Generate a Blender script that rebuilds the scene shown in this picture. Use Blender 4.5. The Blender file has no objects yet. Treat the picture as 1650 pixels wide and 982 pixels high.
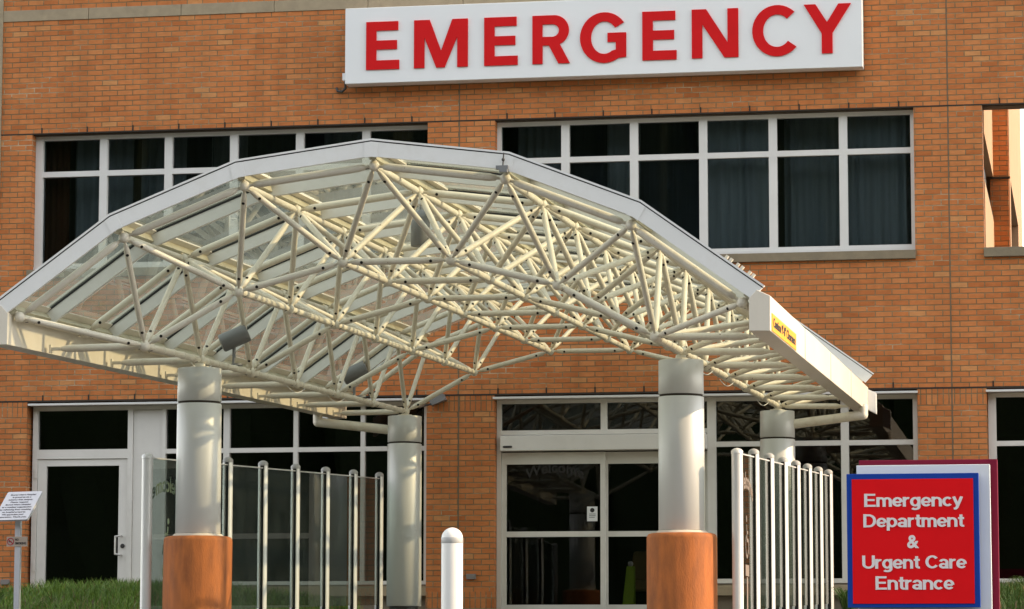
import bpy, math, random
from mathutils import Vector, Matrix

random.seed(7)
SC = bpy.context.scene
COL = SC.collection
R = math.radians
Z0 = 2.70          # everything is laid out from the lower lintel line; the pavement at the wall is 2.70 m below it

# ------------------------------------------------------------------ camera, sky, sun, exposure
cam_d = bpy.data.cameras.new("camera")
cam = bpy.data.objects.new("camera", cam_d)
COL.objects.link(cam)
SC.camera = cam
cam_d.sensor_width = 36.0
cam_d.lens = 5000.0 / 1650.0 * 36.0
cam_d.clip_start = 0.5
cam_d.clip_end = 2000
CR = Vector((0.98316292, 0.18272835, 0.00101074))
CU = Vector((0.01986780, -0.11239316, 0.99346517))
CF = Vector((-0.18164785, 0.97671804, 0.11413120))
M = Matrix.Identity(4)
for i in range(3):
    M[i][0], M[i][1], M[i][2] = CR[i], CU[i], -CF[i]
M[0][3], M[1][3], M[2][3] = 13.16984, -37.68796, -3.28871
cam.matrix_world = M

SUN_EL, SUN_AZ = R(29), R(88.6)          # azimuth from +y towards +x
W = bpy.data.worlds.new("World")
SC.world = W
W.use_nodes = True
wn = W.node_tree.nodes
sky = wn.new("ShaderNodeTexSky")
sky.sky_type = 'NISHITA'
sky.sun_disc = False
sky.sun_elevation = SUN_EL
sky.sun_rotation = SUN_AZ
sky.altitude = 200
sky.air_density = 1.0
sky.dust_density = 0.3
sky.ozone_density = 1.0
wn["Background"].inputs[1].default_value = 0.15
hz = wn.new("ShaderNodeHueSaturation")             # hazy evening air: paler, slightly warmer sky light
hz.inputs["Saturation"].default_value = 0.42
wm = wn.new("ShaderNodeMix"); wm.data_type = 'RGBA'; wm.blend_type = 'MULTIPLY'; wm.inputs[0].default_value = 1.0
wm.inputs[7].default_value = (1.05, 1.0, 0.93, 1)
W.node_tree.links.new(sky.outputs[0], hz.inputs["Color"])
W.node_tree.links.new(hz.outputs[0], wm.inputs[6])
mv = wn.new("ShaderNodeMix"); mv.data_type = 'RGBA'         # thin high veil of cloud evening out the sky
mv.inputs[0].default_value = 0.4; mv.inputs[7].default_value = (2.7, 2.7, 2.62, 1)
W.node_tree.links.new(wm.outputs[2], mv.inputs[6])
W.node_tree.links.new(mv.outputs[2], wn["Background"].inputs[0])

sun_d = bpy.data.lights.new("sun", 'SUN')
sun_d.energy = 2.0
sun_d.angle = R(0.5)
sun_d.color = (0.70, 0.52, 0.32)
sun = bpy.data.objects.new("sun", sun_d)
COL.objects.link(sun)
sd = Vector((math.cos(SUN_EL) * math.sin(SUN_AZ), math.cos(SUN_EL) * math.cos(SUN_AZ), math.sin(SUN_EL)))
sun.rotation_euler = sd.to_track_quat('Z', 'Y').to_euler()
sun.location = (60, 0, 40)

SC.view_settings.view_transform = 'Standard'
SC.view_settings.look = 'None'
SC.view_settings.exposure = 2.02
SC.view_settings.gamma = 1.0
SC.view_settings.use_curve_mapping = False
SC.cycles.max_bounces = 10
SC.cycles.transparent_max_bounces = 24
SC.cycles.transmission_bounces = 8

# ------------------------------------------------------------------ materials
def nodes_of(name):
    m = bpy.data.materials.new(name)
    m.use_nodes = True
    return m, m.node_tree.nodes, m.node_tree.links

def paint(name, col, rough=0.5, metal=0.0, spec=0.5, var=0.06, scale=6.0, bump=0.0, bscale=60.0, dirt=None, dirt_scale=2.5, dirt_amt=0.5, stretch=(1, 1, 1), coat=0.0, chips=None, chip_scale=30, chip_at=.70):
    """Paint / plastic / stone: a base colour with mottling, optional dirt patches of their own shape and fine bump."""
    m, n, l = nodes_of(name)
    b = n["Principled BSDF"]
    b.inputs["Roughness"].default_value = rough
    b.inputs["Metallic"].default_value = metal
    b.inputs["Specular IOR Level"].default_value = spec
    if coat: b.inputs["Coat Weight"].default_value = coat
    tc = n.new("ShaderNodeTexCoord")
    mp = n.new("ShaderNodeMapping"); mp.inputs["Scale"].default_value = stretch
    l.new(tc.outputs["Object"], mp.inputs[0])
    nz = n.new("ShaderNodeTexNoise"); nz.inputs["Scale"].default_value = scale; nz.inputs["Detail"].default_value = 6
    l.new(mp.outputs[0], nz.inputs["Vector"])
    rp = n.new("ShaderNodeValToRGB")
    rp.color_ramp.elements[0].position = 0.3; rp.color_ramp.elements[1].position = 0.7
    lo = [max(0, c * (1 - var)) for c in col]; hi = [min(1, c * (1 + var)) for c in col]
    rp.color_ramp.elements[0].color = (*lo, 1); rp.color_ramp.elements[1].color = (*hi, 1)
    l.new(nz.outputs["Fac"], rp.inputs[0])
    out = rp.outputs[0]
    if dirt:
        n2 = n.new("ShaderNodeTexNoise"); n2.inputs["Scale"].default_value = dirt_scale; n2.inputs["Detail"].default_value = 9; n2.inputs["Roughness"].default_value = 0.7
        l.new(mp.outputs[0], n2.inputs["Vector"])
        r2 = n.new("ShaderNodeValToRGB"); r2.color_ramp.elements[0].position = 0.5; r2.color_ramp.elements[1].position = 0.75
        r2.color_ramp.elements[0].color = (0, 0, 0, 1); r2.color_ramp.elements[1].color = (dirt_amt,) * 3 + (1,)
        l.new(n2.outputs["Fac"], r2.inputs[0])
        mx = n.new("ShaderNodeMix"); mx.data_type = 'RGBA'
        l.new(r2.outputs[0], mx.inputs[0]); l.new(out, mx.inputs[6]); mx.inputs[7].default_value = (*dirt, 1)
        out = mx.outputs[2]
    if chips:
        n5 = n.new("ShaderNodeTexNoise"); n5.inputs["Scale"].default_value = chip_scale; n5.inputs["Detail"].default_value = 5; n5.inputs["Roughness"].default_value = .6
        l.new(mp.outputs[0], n5.inputs["Vector"])
        r5 = n.new("ShaderNodeValToRGB"); r5.color_ramp.elements[0].position = chip_at; r5.color_ramp.elements[1].position = chip_at + .025
        l.new(n5.outputs["Fac"], r5.inputs[0])
        m5 = n.new("ShaderNodeMix"); m5.data_type = 'RGBA'
        l.new(r5.outputs[0], m5.inputs[0]); l.new(out, m5.inputs[6]); m5.inputs[7].default_value = (*chips, 1)
        out = m5.outputs[2]
    l.new(out, b.inputs["Base Color"])
    rr = n.new("ShaderNodeMapRange"); rr.inputs[3].default_value = max(0.03, rough - 0.08); rr.inputs[4].default_value = min(1, rough + 0.1)
    l.new(nz.outputs["Fac"], rr.inputs[0]); l.new(rr.outputs[0], b.inputs["Roughness"])
    if bump:
        n3 = n.new("ShaderNodeTexNoise"); n3.inputs["Scale"].default_value = bscale; n3.inputs["Detail"].default_value = 4
        l.new(mp.outputs[0], n3.inputs["Vector"])
        bp = n.new("ShaderNodeBump"); bp.inputs["Strength"].default_value = bump; bp.inputs["Distance"].default_value = 0.01
        l.new(n3.outputs["Fac"], bp.inputs["Height"]); l.new(bp.outputs[0], b.inputs["Normal"])
    return m

def brick(name, vertical=False):
    m, n, l = nodes_of(name)
    b = n["Principled BSDF"]
    b.inputs["Roughness"].default_value = 0.85
    b.inputs["Specular IOR Level"].default_value = 0.25
    tc = n.new("ShaderNodeTexCoord")
    sp = n.new("ShaderNodeSeparateXYZ"); l.new(tc.outputs["Object"], sp.inputs[0])
    def math_(op, a, c=None, d=None):
        q = n.new("ShaderNodeMath"); q.operation = op
        for i, v in enumerate((a, c, d)):
            if v is None: continue
            if isinstance(v, (int, float)): q.inputs[i].default_value = v
            else: l.new(v, q.inputs[i])
        return q.outputs[0]
    u0 = math_('ADD', sp.outputs[0], sp.outputs[1])
    v0 = sp.outputs[2]
    # a little unevenness so courses are not ruler straight
    wn_ = n.new("ShaderNodeTexNoise"); wn_.inputs["Scale"].default_value = 9; wn_.inputs["Detail"].default_value = 2
    l.new(tc.outputs["Object"], wn_.inputs["Vector"])
    wob = math_('MULTIPLY', math_('SUBTRACT', wn_.outputs["Fac"], 0.5), 0.006)
    BW, BH = 0.2032, 0.0677333
    if vertical: u0, v0 = v0, u0; BW = 0.2032
    v1 = math_('ADD', v0, wob)
    rowf = math_('DIVIDE', v1, BH)
    row = math_('FLOOR', rowf)
    off = 0.0 if vertical else 0.5
    par = math_('MULTIPLY', math_('FLOORED_MODULO', row, 2.0), off)
    uf = math_('ADD', math_('ADD', math_('DIVIDE', u0, BW), par), 0.12 if not vertical else 0.0)
    col = math_('FLOOR', uf)
    fu = math_('FRACT', uf); fv = math_('FRACT', rowf)
    # distance to the nearest joint in metres
    du = math_('MULTIPLY', math_('SUBTRACT', 0.5, math_('ABSOLUTE', math_('SUBTRACT', fu, 0.5))), BW)
    dv = math_('MULTIPLY', math_('SUBTRACT', 0.5, math_('ABSOLUTE', math_('SUBTRACT', fv, 0.5))), BH)
    dm = math_('MINIMUM', du, dv)
    nzf = n.new("ShaderNodeTexNoise"); nzf.inputs["Scale"].default_value = 70; nzf.inputs["Detail"].default_value = 3
    l.new(tc.outputs["Object"], nzf.inputs["Vector"])
    dm = math_('ADD', dm, math_('MULTIPLY', math_('SUBTRACT', nzf.outputs["Fac"], 0.5), 0.0035))
    face = n.new("ShaderNodeMapRange"); face.interpolation_type = 'SMOOTHSTEP'
    face.inputs[1].default_value = 0.0045; face.inputs[2].default_value = 0.0078
    l.new(dm, face.inputs[0])
    cb = n.new("ShaderNodeCombineXYZ"); l.new(col, cb.inputs[0]); l.new(row, cb.inputs[1])
    wh = n.new("ShaderNodeTexWhiteNoise"); wh.noise_dimensions = '2D'; l.new(cb.outputs[0], wh.inputs["Vector"])
    rp = n.new("ShaderNodeValToRGB")
    e = rp.color_ramp.elements
    e[0].position = 0; e[0].color = (.42, .130, .036, 1)
    e[1].position = 1; e[1].color = (.55, .245, .09, 1)
    for pos, c in ((.06, (.455, .150, .046)), (.3, (.495, .168, .052)), (.6, (.512, .180, .057)), (.88, (.525, .192, .063)), (.965, (.54, .21, .072)), (.98, (.55, .245, .09))):
        k = e.new(pos); k.color = (*c, 1)
    l.new(wh.outputs["Value"], rp.inputs[0])
    # burn marks / mottling inside each brick and large soft weathering
    n2 = n.new("ShaderNodeTexNoise"); n2.inputs["Scale"].default_value = 22; n2.inputs["Detail"].default_value = 6
    mp = n.new("ShaderNodeMapping"); mp.inputs["Scale"].default_value = (0.5, 0.5, 1.4); l.new(tc.outputs["Object"], mp.inputs[0]); l.new(mp.outputs[0], n2.inputs["Vector"])
    mot = n.new("ShaderNodeMapRange"); mot.inputs[1].default_value = .3; mot.inputs[2].default_value = .7; mot.inputs[3].default_value = .9; mot.inputs[4].default_value = 1.08
    l.new(n2.outputs["Fac"], mot.inputs[0])
    n3 = n.new("ShaderNodeTexNoise"); n3.inputs["Scale"].default_value = .55; n3.inputs["Detail"].default_value = 5
    l.new(tc.outputs["Object"], n3.inputs["Vector"])
    big = n.new("ShaderNodeMapRange"); big.inputs[1].default_value = .3; big.inputs[2].default_value = .7; big.inputs[3].default_value = .92; big.inputs[4].default_value = 1.06
    l.new(n3.outputs["Fac"], big.inputs[0])
    n6 = n.new("ShaderNodeTexNoise"); n6.inputs["Scale"].default_value = 3.2; n6.inputs["Detail"].default_value = 4      # old rain streaks
    mp6 = n.new("ShaderNodeMapping"); mp6.inputs["Scale"].default_value = (1.6, 1.6, .12); l.new(tc.outputs["Object"], mp6.inputs[0]); l.new(mp6.outputs[0], n6.inputs["Vector"])
    strk = n.new("ShaderNodeMapRange"); strk.inputs[1].default_value = .3; strk.inputs[2].default_value = .6; strk.inputs[3].default_value = .86; strk.inputs[4].default_value = 1.03
    l.new(n6.outputs["Fac"], strk.inputs[0])
    vm = n.new("ShaderNodeVectorMath"); vm.operation = 'SCALE'; l.new(rp.outputs[0], vm.inputs[0]); l.new(math_('MULTIPLY', mot.outputs[0], math_('MULTIPLY', big.outputs[0], strk.outputs[0])), vm.inputs["Scale"])
    # mortar: brown grey, with pale washed patches
    n4 = n.new("ShaderNodeTexNoise"); n4.inputs["Scale"].default_value = 1.1; n4.inputs["Detail"].default_value = 8; n4.inputs["Roughness"].default_value = .75
    mp2 = n.new("ShaderNodeMapping"); mp2.inputs["Scale"].default_value = (0.7, 0.7, 2.6); l.new(tc.outputs["Object"], mp2.inputs[0]); l.new(mp2.outputs[0], n4.inputs["Vector"])
    rm = n.new("ShaderNodeValToRGB")
    rm.color_ramp.elements[0].position = .45; rm.color_ramp.elements[0].color = (.185, .120, .058, 1)
    rm.color_ramp.elements[1].position = .68; rm.color_ramp.elements[1].color = (.56, .44, .30, 1)
    k = rm.color_ramp.elements.new(.55); k.color = (.265, .18, .092, 1)
    l.new(n4.outputs["Fac"], rm.inputs[0])
    mx = n.new("ShaderNodeMix"); mx.data_type = 'RGBA'
    l.new(face.outputs[0], mx.inputs[0]); l.new(rm.outputs[0], mx.inputs[6]); l.new(vm.outputs[0], mx.inputs[7])
    l.new(mx.outputs[2], b.inputs["Base Color"])
    hgt = math_('ADD', face.outputs[0], math_('MULTIPLY', n2.outputs["Fac"], 0.35))
    bp = n.new("ShaderNodeBump"); bp.inputs["Strength"].default_value = .7; bp.inputs["Distance"].default_value = .006
    l.new(hgt, bp.inputs["Height"]); l.new(bp.outputs[0], b.inputs["Normal"])
    return m

def glass(name, tint=(.9, .93, .9), refl=1.0, dirt=0.0, dirt_col=(.6, .58, .48), rough=0.0, wob=0.0, wob_scale=1.5):
    """Flat architectural glass: clear or tinted see-through, fresnel mirror on top, a share of dust that scatters light."""
    m, n, l = nodes_of(name)
    n.remove(n["Principled BSDF"])
    out = n["Material Output"]
    tr = n.new("ShaderNodeBsdfTransparent"); tr.inputs[0].default_value = (*tint, 1)
    gl = n.new("ShaderNodeBsdfGlossy"); gl.inputs["Roughness"].default_value = rough; gl.inputs[0].default_value = (refl, refl, refl, 1)
    fr0 = n.new("ShaderNodeFresnel"); fr0.inputs[0].default_value = 1.62
    geo = n.new("ShaderNodeNewGeometry")                # the mirror belongs to the outer face; the inner face only lets light through
    inv = n.new("ShaderNodeMath"); inv.operation = 'SUBTRACT'; inv.inputs[0].default_value = 1.0; l.new(geo.outputs["Backfacing"], inv.inputs[1])
    fr = n.new("ShaderNodeMath"); fr.operation = 'MULTIPLY'; l.new(fr0.outputs[0], fr.inputs[0]); l.new(inv.outputs[0], fr.inputs[1])
    tc = n.new("ShaderNodeTexCoord")
    nz = n.new("ShaderNodeTexNoise"); nz.inputs["Scale"].default_value = wob_scale; nz.inputs["Detail"].default_value = 1
    l.new(tc.outputs["Object"], nz.inputs["Vector"])
    if wob:
        bp = n.new("ShaderNodeBump"); bp.inputs["Strength"].default_value = wob; bp.inputs["Distance"].default_value = .02
        l.new(nz.outputs["Fac"], bp.inputs["Height"]); l.new(bp.outputs[0], gl.inputs["Normal"])
    mx = n.new("ShaderNodeMixShader")
    l.new(fr.outputs[0], mx.inputs[0]); l.new(tr.outputs[0], mx.inputs[1]); l.new(gl.outputs[0], mx.inputs[2])
    top = mx.outputs[0]
    if dirt:
        df = n.new("ShaderNodeBsdfDiffuse"); df.inputs[0].default_value = (*dirt_col, 1)
        tl = n.new("ShaderNodeBsdfTranslucent"); tl.inputs[0].default_value = (*dirt_col, 1)
        m2 = n.new("ShaderNodeMixShader"); m2.inputs[0].default_value = .75
        l.new(df.outputs[0], m2.inputs[1]); l.new(tl.outputs[0], m2.inputs[2])
        nd = n.new("ShaderNodeTexNoise"); nd.inputs["Scale"].default_value = 2.2; nd.inputs["Detail"].default_value = 8
        l.new(tc.outputs["Object"], nd.inputs["Vector"])
        mr = n.new("ShaderNodeMapRange"); mr.inputs[1].default_value = .3; mr.inputs[2].default_value = .75; mr.inputs[3].default_value = dirt * .55; mr.inputs[4].default_value = dirt * 1.5
        l.new(nd.outputs["Fac"], mr.inputs[0])
        m3 = n.new("ShaderNodeMixShader")
        l.new(mr.outputs[0], m3.inputs[0]); l.new(top, m3.inputs[1]); l.new(m2.outputs[0], m3.inputs[2])
        top = m3.outputs[0]
    l.new(top, out.inputs["Surface"])
    return m

def leafy(name, c0, c1):
    m, n, l = nodes_of(name)
    b = n["Principled BSDF"]; b.inputs["Roughness"].default_value = .55; b.inputs["Specular IOR Level"].default_value = .3
    tc = n.new("ShaderNodeTexCoord")
    nz = n.new("ShaderNodeTexNoise"); nz.inputs["Scale"].default_value = 14; nz.inputs["Detail"].default_value = 3
    l.new(tc.outputs["Object"], nz.inputs["Vector"])
    rp = n.new("ShaderNodeValToRGB"); rp.color_ramp.elements[0].position = .32; rp.color_ramp.elements[1].position = .68
    rp.color_ramp.elements[0].color = (*c0, 1); rp.color_ramp.elements[1].color = (*c1, 1)
    l.new(nz.outputs["Fac"], rp.inputs[0]); l.new(rp.outputs[0], b.inputs["Base Color"])
    t = n.new("ShaderNodeBsdfTranslucent"); l.new(rp.outputs[0], t.inputs[0])
    mx = n.new("ShaderNodeMixShader"); mx.inputs[0].default_value = .3
    l.new(b.outputs[0], mx.inputs[1]); l.new(t.outputs[0], mx.inputs[2]); l.new(mx.outputs[0], n["Material Output"].inputs[0])
    return m

BRICK = brick("tan_orange_brick")
SOLDIER = brick("soldier_brick", vertical=True)
STONE = paint("limestone_trim", (.33, .265, .175), .85, var=.09, scale=9, bump=.25, bscale=90, dirt=(.19, .15, .1), dirt_scale=3)
SILL = paint("weathered_sill_stone", (.215, .175, .115), .85, var=.1, scale=9, bump=.25, bscale=90, dirt=(.12, .1, .07), dirt_scale=4)
BLOCK = paint("base_block", (.27, .225, .165), .9, var=.1, scale=12, bump=.3, bscale=70, dirt=(.17, .14, .1))
CREAM_WALL = paint("cream_stucco", (.42, .255, .14), .9, var=.05, scale=3, bump=.2, bscale=50, dirt=(.34, .19, .10), dirt_scale=1.2)
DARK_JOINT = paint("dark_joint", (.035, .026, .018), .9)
SEALANT = paint("joint_sealant", (.15, .105, .06), .8)
FRAME = paint("window_frame_paint", (.66, .64, .60), .42, var=.03, scale=3, dirt=(.46, .43, .38), dirt_scale=2, dirt_amt=.35)
FRAME_UP = paint("upper_frame_paint", (.65, .64, .62), .42, var=.03, scale=3, dirt=(.55, .53, .48), dirt_scale=2, dirt_amt=.35)
DOORPANEL = paint("door_paint", (.67, .65, .61), .5, var=.025, scale=2, dirt=(.5, .48, .44), dirt_scale=1.5, dirt_amt=.3)
GLASS_UP = glass("tinted_window_glass", (.50, .53, .54), refl=.42, wob=.02, wob_scale=.9)
GLASS_LOW = glass("dark_storefront_glass", (.20, .21, .21), refl=.75, wob=.03, wob_scale=.8)
GLASS_DOOR = glass("sliding_door_glass", (.58, .59, .59), refl=.5, wob=.03, wob_scale=.8)
BROWNREFL = paint("brown_jamb_reflection", (.20, .085, .04), .9, stretch=(8, 1, .3))
DARKBLIND = paint("dark_blind", (.20, .23, .26), .9, var=.15, stretch=(10, 1, .2))
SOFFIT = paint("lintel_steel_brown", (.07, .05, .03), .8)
GLASS_SCREEN = glass("screen_glass", (.70, .75, .72), refl=.45, dirt=.045, dirt_col=(.34, .38, .33))
GLASS_ROOF = glass("roof_glass", (.84, .87, .82), refl=.7, dirt=.10, dirt_col=(.74, .78, .68))
CURTAIN = paint("curtain_cloth", (.72, .78, .79), .9, var=.1, scale=3, stretch=(8, 1, .3))
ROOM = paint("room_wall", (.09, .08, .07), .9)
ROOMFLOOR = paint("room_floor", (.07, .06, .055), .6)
STEEL = paint("cream_steel_paint", (.735, .685, .575), .45, var=.05, scale=5, bump=.06, bscale=120, dirt=(.44, .37, .25), dirt_scale=5, dirt_amt=.6, chips=(.16, .09, .05), chip_scale=22, chip_at=.70)
HOLE = paint("bolt_hole", (.012, .010, .008), .9)
WHITE_MET = paint("white_aluminium", (.78, .78, .76), .4, var=.03, scale=3, dirt=(.55, .53, .47), dirt_scale=3, dirt_amt=.35)
FASCIA = paint("fascia_paint", (.70, .645, .545), .45, var=.03, scale=2, dirt=(.58, .52, .43), dirt_scale=2.2, dirt_amt=.4, stretch=(3, .6, 1))
BEAMSHADE = paint("shaded_purlin_paint", (.52, .49, .37), .55, var=.08, scale=5, dirt=(.26, .23, .15), dirt_scale=4, dirt_amt=.6)  # white paint darkened to olive: the underside's shade is in the colour
GASKET = paint("black_gasket", (.012, .012, .013), .6)
COLUMN = paint("satin_column_cladding", (.57, .57, .55), .42, metal=.18, spec=.35, var=.025, scale=2, dirt=(.55, .53, .49), dirt_scale=2.5, dirt_amt=.18, stretch=(2, 2, .5))
TERRA = paint("terracotta_base", (.38, .112, .022), .75, var=.24, scale=7, bump=.35, bscale=60, dirt=(.17, .048, .013), dirt_scale=3.8, dirt_amt=.8, stretch=(2.0, 2.0, .5))
MORTAR = paint("pale_mortar", (.55, .48, .4), .9)
SIGNWHITE = paint("sign_white", (.74, .755, .765), .4, var=.012, scale=2)
SIGNRED = paint("letter_red", (.58, .010, .012), .6, spec=.12, var=.04, scale=4)
PANELRED = paint("panel_red", (.76, .006, .010), .6, spec=.12, var=.03, scale=5)
PANELBLUE = paint("panel_blue", (.010, .052, .32), .6, spec=.12, var=.04, scale=5)
MAROON = paint("panel_maroon", (.17, .010, .032), .6, spec=.12, var=.05, scale=4)
LETTERW = paint("letter_white", (.80, .74, .74), .45, var=.01)
YELLOW = paint("caution_yellow", (.88, .36, .008), .5, var=.03, scale=8)
INK = paint("sign_ink", (.02, .018, .02), .6)
INKGREY = paint("notice_ink", (.10, .09, .11), .6)
LAMPGREY = paint("lamp_grey", (.20, .205, .21), .45, metal=.2, var=.05)
DARKMET = paint("dark_metal", (.06, .058, .055), .5, metal=.4)
BOLLARD = paint("bollard_white", (.80, .79, .76), .33, var=.02, scale=3, dirt=(.62, .58, .5), dirt_scale=3, dirt_amt=.3)
BOLBAND = paint("bollard_band", (.45, .45, .44), .4)
POST = paint("post_aluminium", (.66, .655, .64), .36, metal=.2, var=.03, scale=3)
POSTCAP = paint("post_cap_grey", (.36, .355, .345), .5)
PLATE = paint("clear_plate", (.50, .40, .33), .4)
NOTICE = paint("notice_white", (.60, .59, .63), .45, var=.02)
NORED = paint("prohibition_red", (.42, .02, .04), .5)
LIME = paint("floor_sign_lime", (.40, .58, .03), .5)
TAN = paint("chair_tan", (.42, .27, .12), .8)
CHROME = paint("satin_handle", (.55, .54, .52), .3, metal=.7)
DECAL = paint("frosted_decal", (.50, .52, .46), .7)
DECALBR = paint("brown_decal", (.22, .165, .13), .7)
DECALD = paint("dark_decal", (.018, .016, .015), .7)
ASPHALT = paint("asphalt", (.055, .054, .052), .9, var=.2, scale=14, bump=.5, bscale=160)
CONCRETE = paint("concrete_paving", (.135, .127, .112), .9, var=.1, scale=5, bump=.3, bscale=80, dirt=(.22, .2, .18))
SOIL = paint("bark_mulch", (.075, .045, .025), .95, var=.4, scale=30, bump=1, bscale=60)
GRASS = leafy("grass_blades", (.05, .11, .016), (.17, .27, .05))
WOODG = leafy("wood_leaves", (.02, .04, .012), (.05, .085, .02))
STRAW = leafy("dry_blades", (.16, .11, .04), (.26, .19, .08))
SHRUBG = leafy("tuft_leaves", (.025, .06, .012), (.07, .13, .025))
OUTLET = paint("outlet_grey", (.20, .18, .17), .5)
ROOFTAR = paint("roof_membrane", (.12, .115, .11), .9)

# ------------------------------------------------------------------ mesh helpers
class MB:
    def __init__(s):
        s.v, s.f, s.m, s.sm = [], [], [], []
    def add(s, vs, fs, m=0, smooth=False):
        b = len(s.v)
        s.v += [Vector(p) for p in vs]
        for f in fs:
            s.f.append([b + i for i in f]); s.m.append(m); s.sm.append(smooth)
        return s
    def box(s, x0, x1, y0, y1, z0, z1, m=0):
        return s.hexa([(x0, y0, z0), (x1, y0, z0), (x1, y1, z0), (x0, y1, z0), (x0, y0, z1), (x1, y0, z1), (x1, y1, z1), (x0, y1, z1)], m)
    def hexa(s, p, m=0):
        return s.add(p, [(0, 3, 2, 1), (4, 5, 6, 7), (0, 1, 5, 4), (1, 2, 6, 5), (2, 3, 7, 6), (3, 0, 4, 7)], m)
    def prism(s, poly, ext, m=0):
        """a planar outline and its copy moved by ext, closed"""
        n = len(poly); ext = Vector(ext)
        a = [Vector(p) for p in poly]; b = [p + ext for p in a]
        fs = [tuple(range(n)), tuple(range(2 * n - 1, n - 1, -1))] + [(i, n + i, n + (i + 1) % n, (i + 1) % n) for i in range(n)]
        return s.add(a + b, fs, m)
    def loft(s, polya, polyb, m=0):
        n = len(polya)
        fs = [tuple(range(n)), tuple(range(2 * n - 1, n - 1, -1))] + [(i, n + i, n + (i + 1) % n, (i + 1) % n) for i in range(n)]
        return s.add(list(polya) + list(polyb), fs, m)
    def rings(s, p, axis, prof, n=12, m=0, cap=True):
        """surface of revolution: prof = [(distance along axis, radius)]"""
        p = Vector(p); a = Vector(axis).normalized()
        t = Vector((0, 0, 1)) if abs(a.z) < .9 else Vector((1, 0, 0))
        e1 = a.cross(t).normalized(); e2 = a.cross(e1)
        vs = []
        for d, r in prof:
            for i in range(n):
                w = 2 * math.pi * i / n
                vs.append(p + a * d + (e1 * math.cos(w) + e2 * math.sin(w)) * r)
        fs = []
        for k in range(len(prof) - 1):
            for i in range(n):
                j = (i + 1) % n
                fs.append((k * n + i, k * n + j, (k + 1) * n + j, (k + 1) * n + i))
        s.add(vs, fs, m, True)
        if cap:
            s.add(vs[:n], [tuple(range(n - 1, -1, -1))], m)
            s.add(vs[-n:], [tuple(range(n))], m)
        return s
    def tube(s, p, q, r, n=12, m=0, taper=0.0, tr=.6):
        p, q = Vector(p), Vector(q); L = (q - p).length
        if taper:
            pr = [(0, r * tr * .7), (taper * .3, r * tr), (taper, r), (L - taper, r), (L - taper * .3, r * tr), (L, r * tr * .7)]
        else:
            pr = [(0, r), (L, r)]
        return s.rings(p, q - p, pr, n, m)
    def path(s, pts, r, n=8, m=0):
        for a, b in zip(pts[:-1], pts[1:]): s.tube(a, b, r, n, m)
        for p in pts[1:-1]: s.ball(p, r * .995, n, m)
        return s
    def ball(s, c, r, n=12, m=0):
        c = Vector(c)
        pr = [(r * (1 - math.cos(math.pi * k / 8)), max(r * math.sin(math.pi * k / 8), r * .02)) for k in range(9)]
        return s.rings(c - Vector((0, 0, r)), (0, 0, 1), pr, n, m)
    def disc(s, c, nrm, r, m=0, n=10, th=.003):
        return s.rings(Vector(c) - Vector(nrm).normalized() * th, nrm, [(0, r), (th * 2, r)], n, m)
    def build(s, name, mats, parent=None, origin=None, bevel=0.0):
        if not isinstance(mats, (list, tuple)): mats = [mats]
        if parent is not None:
            org = parent["_o"]; o_ = Vector(org)
        elif origin is not None: o_ = Vector(origin)
        else:
            xs = [v.x for v in s.v]; ys = [v.y for v in s.v]; zs = [v.z for v in s.v]
            o_ = Vector(((min(xs) + max(xs)) / 2, (min(ys) + max(ys)) / 2, min(zs)))
        me = bpy.data.meshes.new(name)
        me.from_pydata([tuple(v - o_) for v in s.v], [], s.f)
        for mt in mats: me.materials.append(mt)
        me.polygons.foreach_set("material_index", s.m)
        me.polygons.foreach_set("use_smooth", s.sm)
        me.update()
        import bmesh
        bm = bmesh.new(); bm.from_mesh(me)
        bmesh.ops.recalc_face_normals(bm, faces=bm.faces[:])
        bm.to_mesh(me); bm.free()
        o = bpy.data.objects.new(name, me); COL.objects.link(o)
        if parent is None: o.location = o_
        else: o.parent = parent
        o["_o"] = tuple(o_)
        if bevel:
            b = o.modifiers.new("edge", 'BEVEL'); b.width = bevel; b.segments = 2; b.limit_method = 'ANGLE'
        return o

def tag(o, label, cat, group=None, kind=None):
    if label: o["label"] = label
    if cat: o["category"] = cat
    if group: o["group"] = group
    if kind: o["kind"] = kind
    return o

def thing(name, loc, label, cat, group=None):
    o = bpy.data.objects.new(name, None); COL.objects.link(o)
    o.location = loc; o.empty_display_size = .2
    o["_o"] = tuple(loc)
    return tag(o, label, cat, group)

def raw_text(txt, bold=0.0, spacing=1.0):
    c = bpy.data.curves.new("t", 'FONT'); c.body = txt; c.size = 1.0; c.offset = bold; c.space_character = spacing
    c.resolution_u = 4
    ob = bpy.data.objects.new("t", c); COL.objects.link(ob)
    bpy.context.view_layer.update()
    me = ob.to_mesh()
    vs = [(v.co.x, v.co.y) for v in me.vertices]; fs = [tuple(p.vertices) for p in me.polygons]
    ob.to_mesh_clear()
    bpy.data.objects.remove(ob); bpy.data.curves.remove(c)
    return vs, fs
_h = raw_text("H")
CAPH = max(v[1] for v in _h[0])

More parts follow.
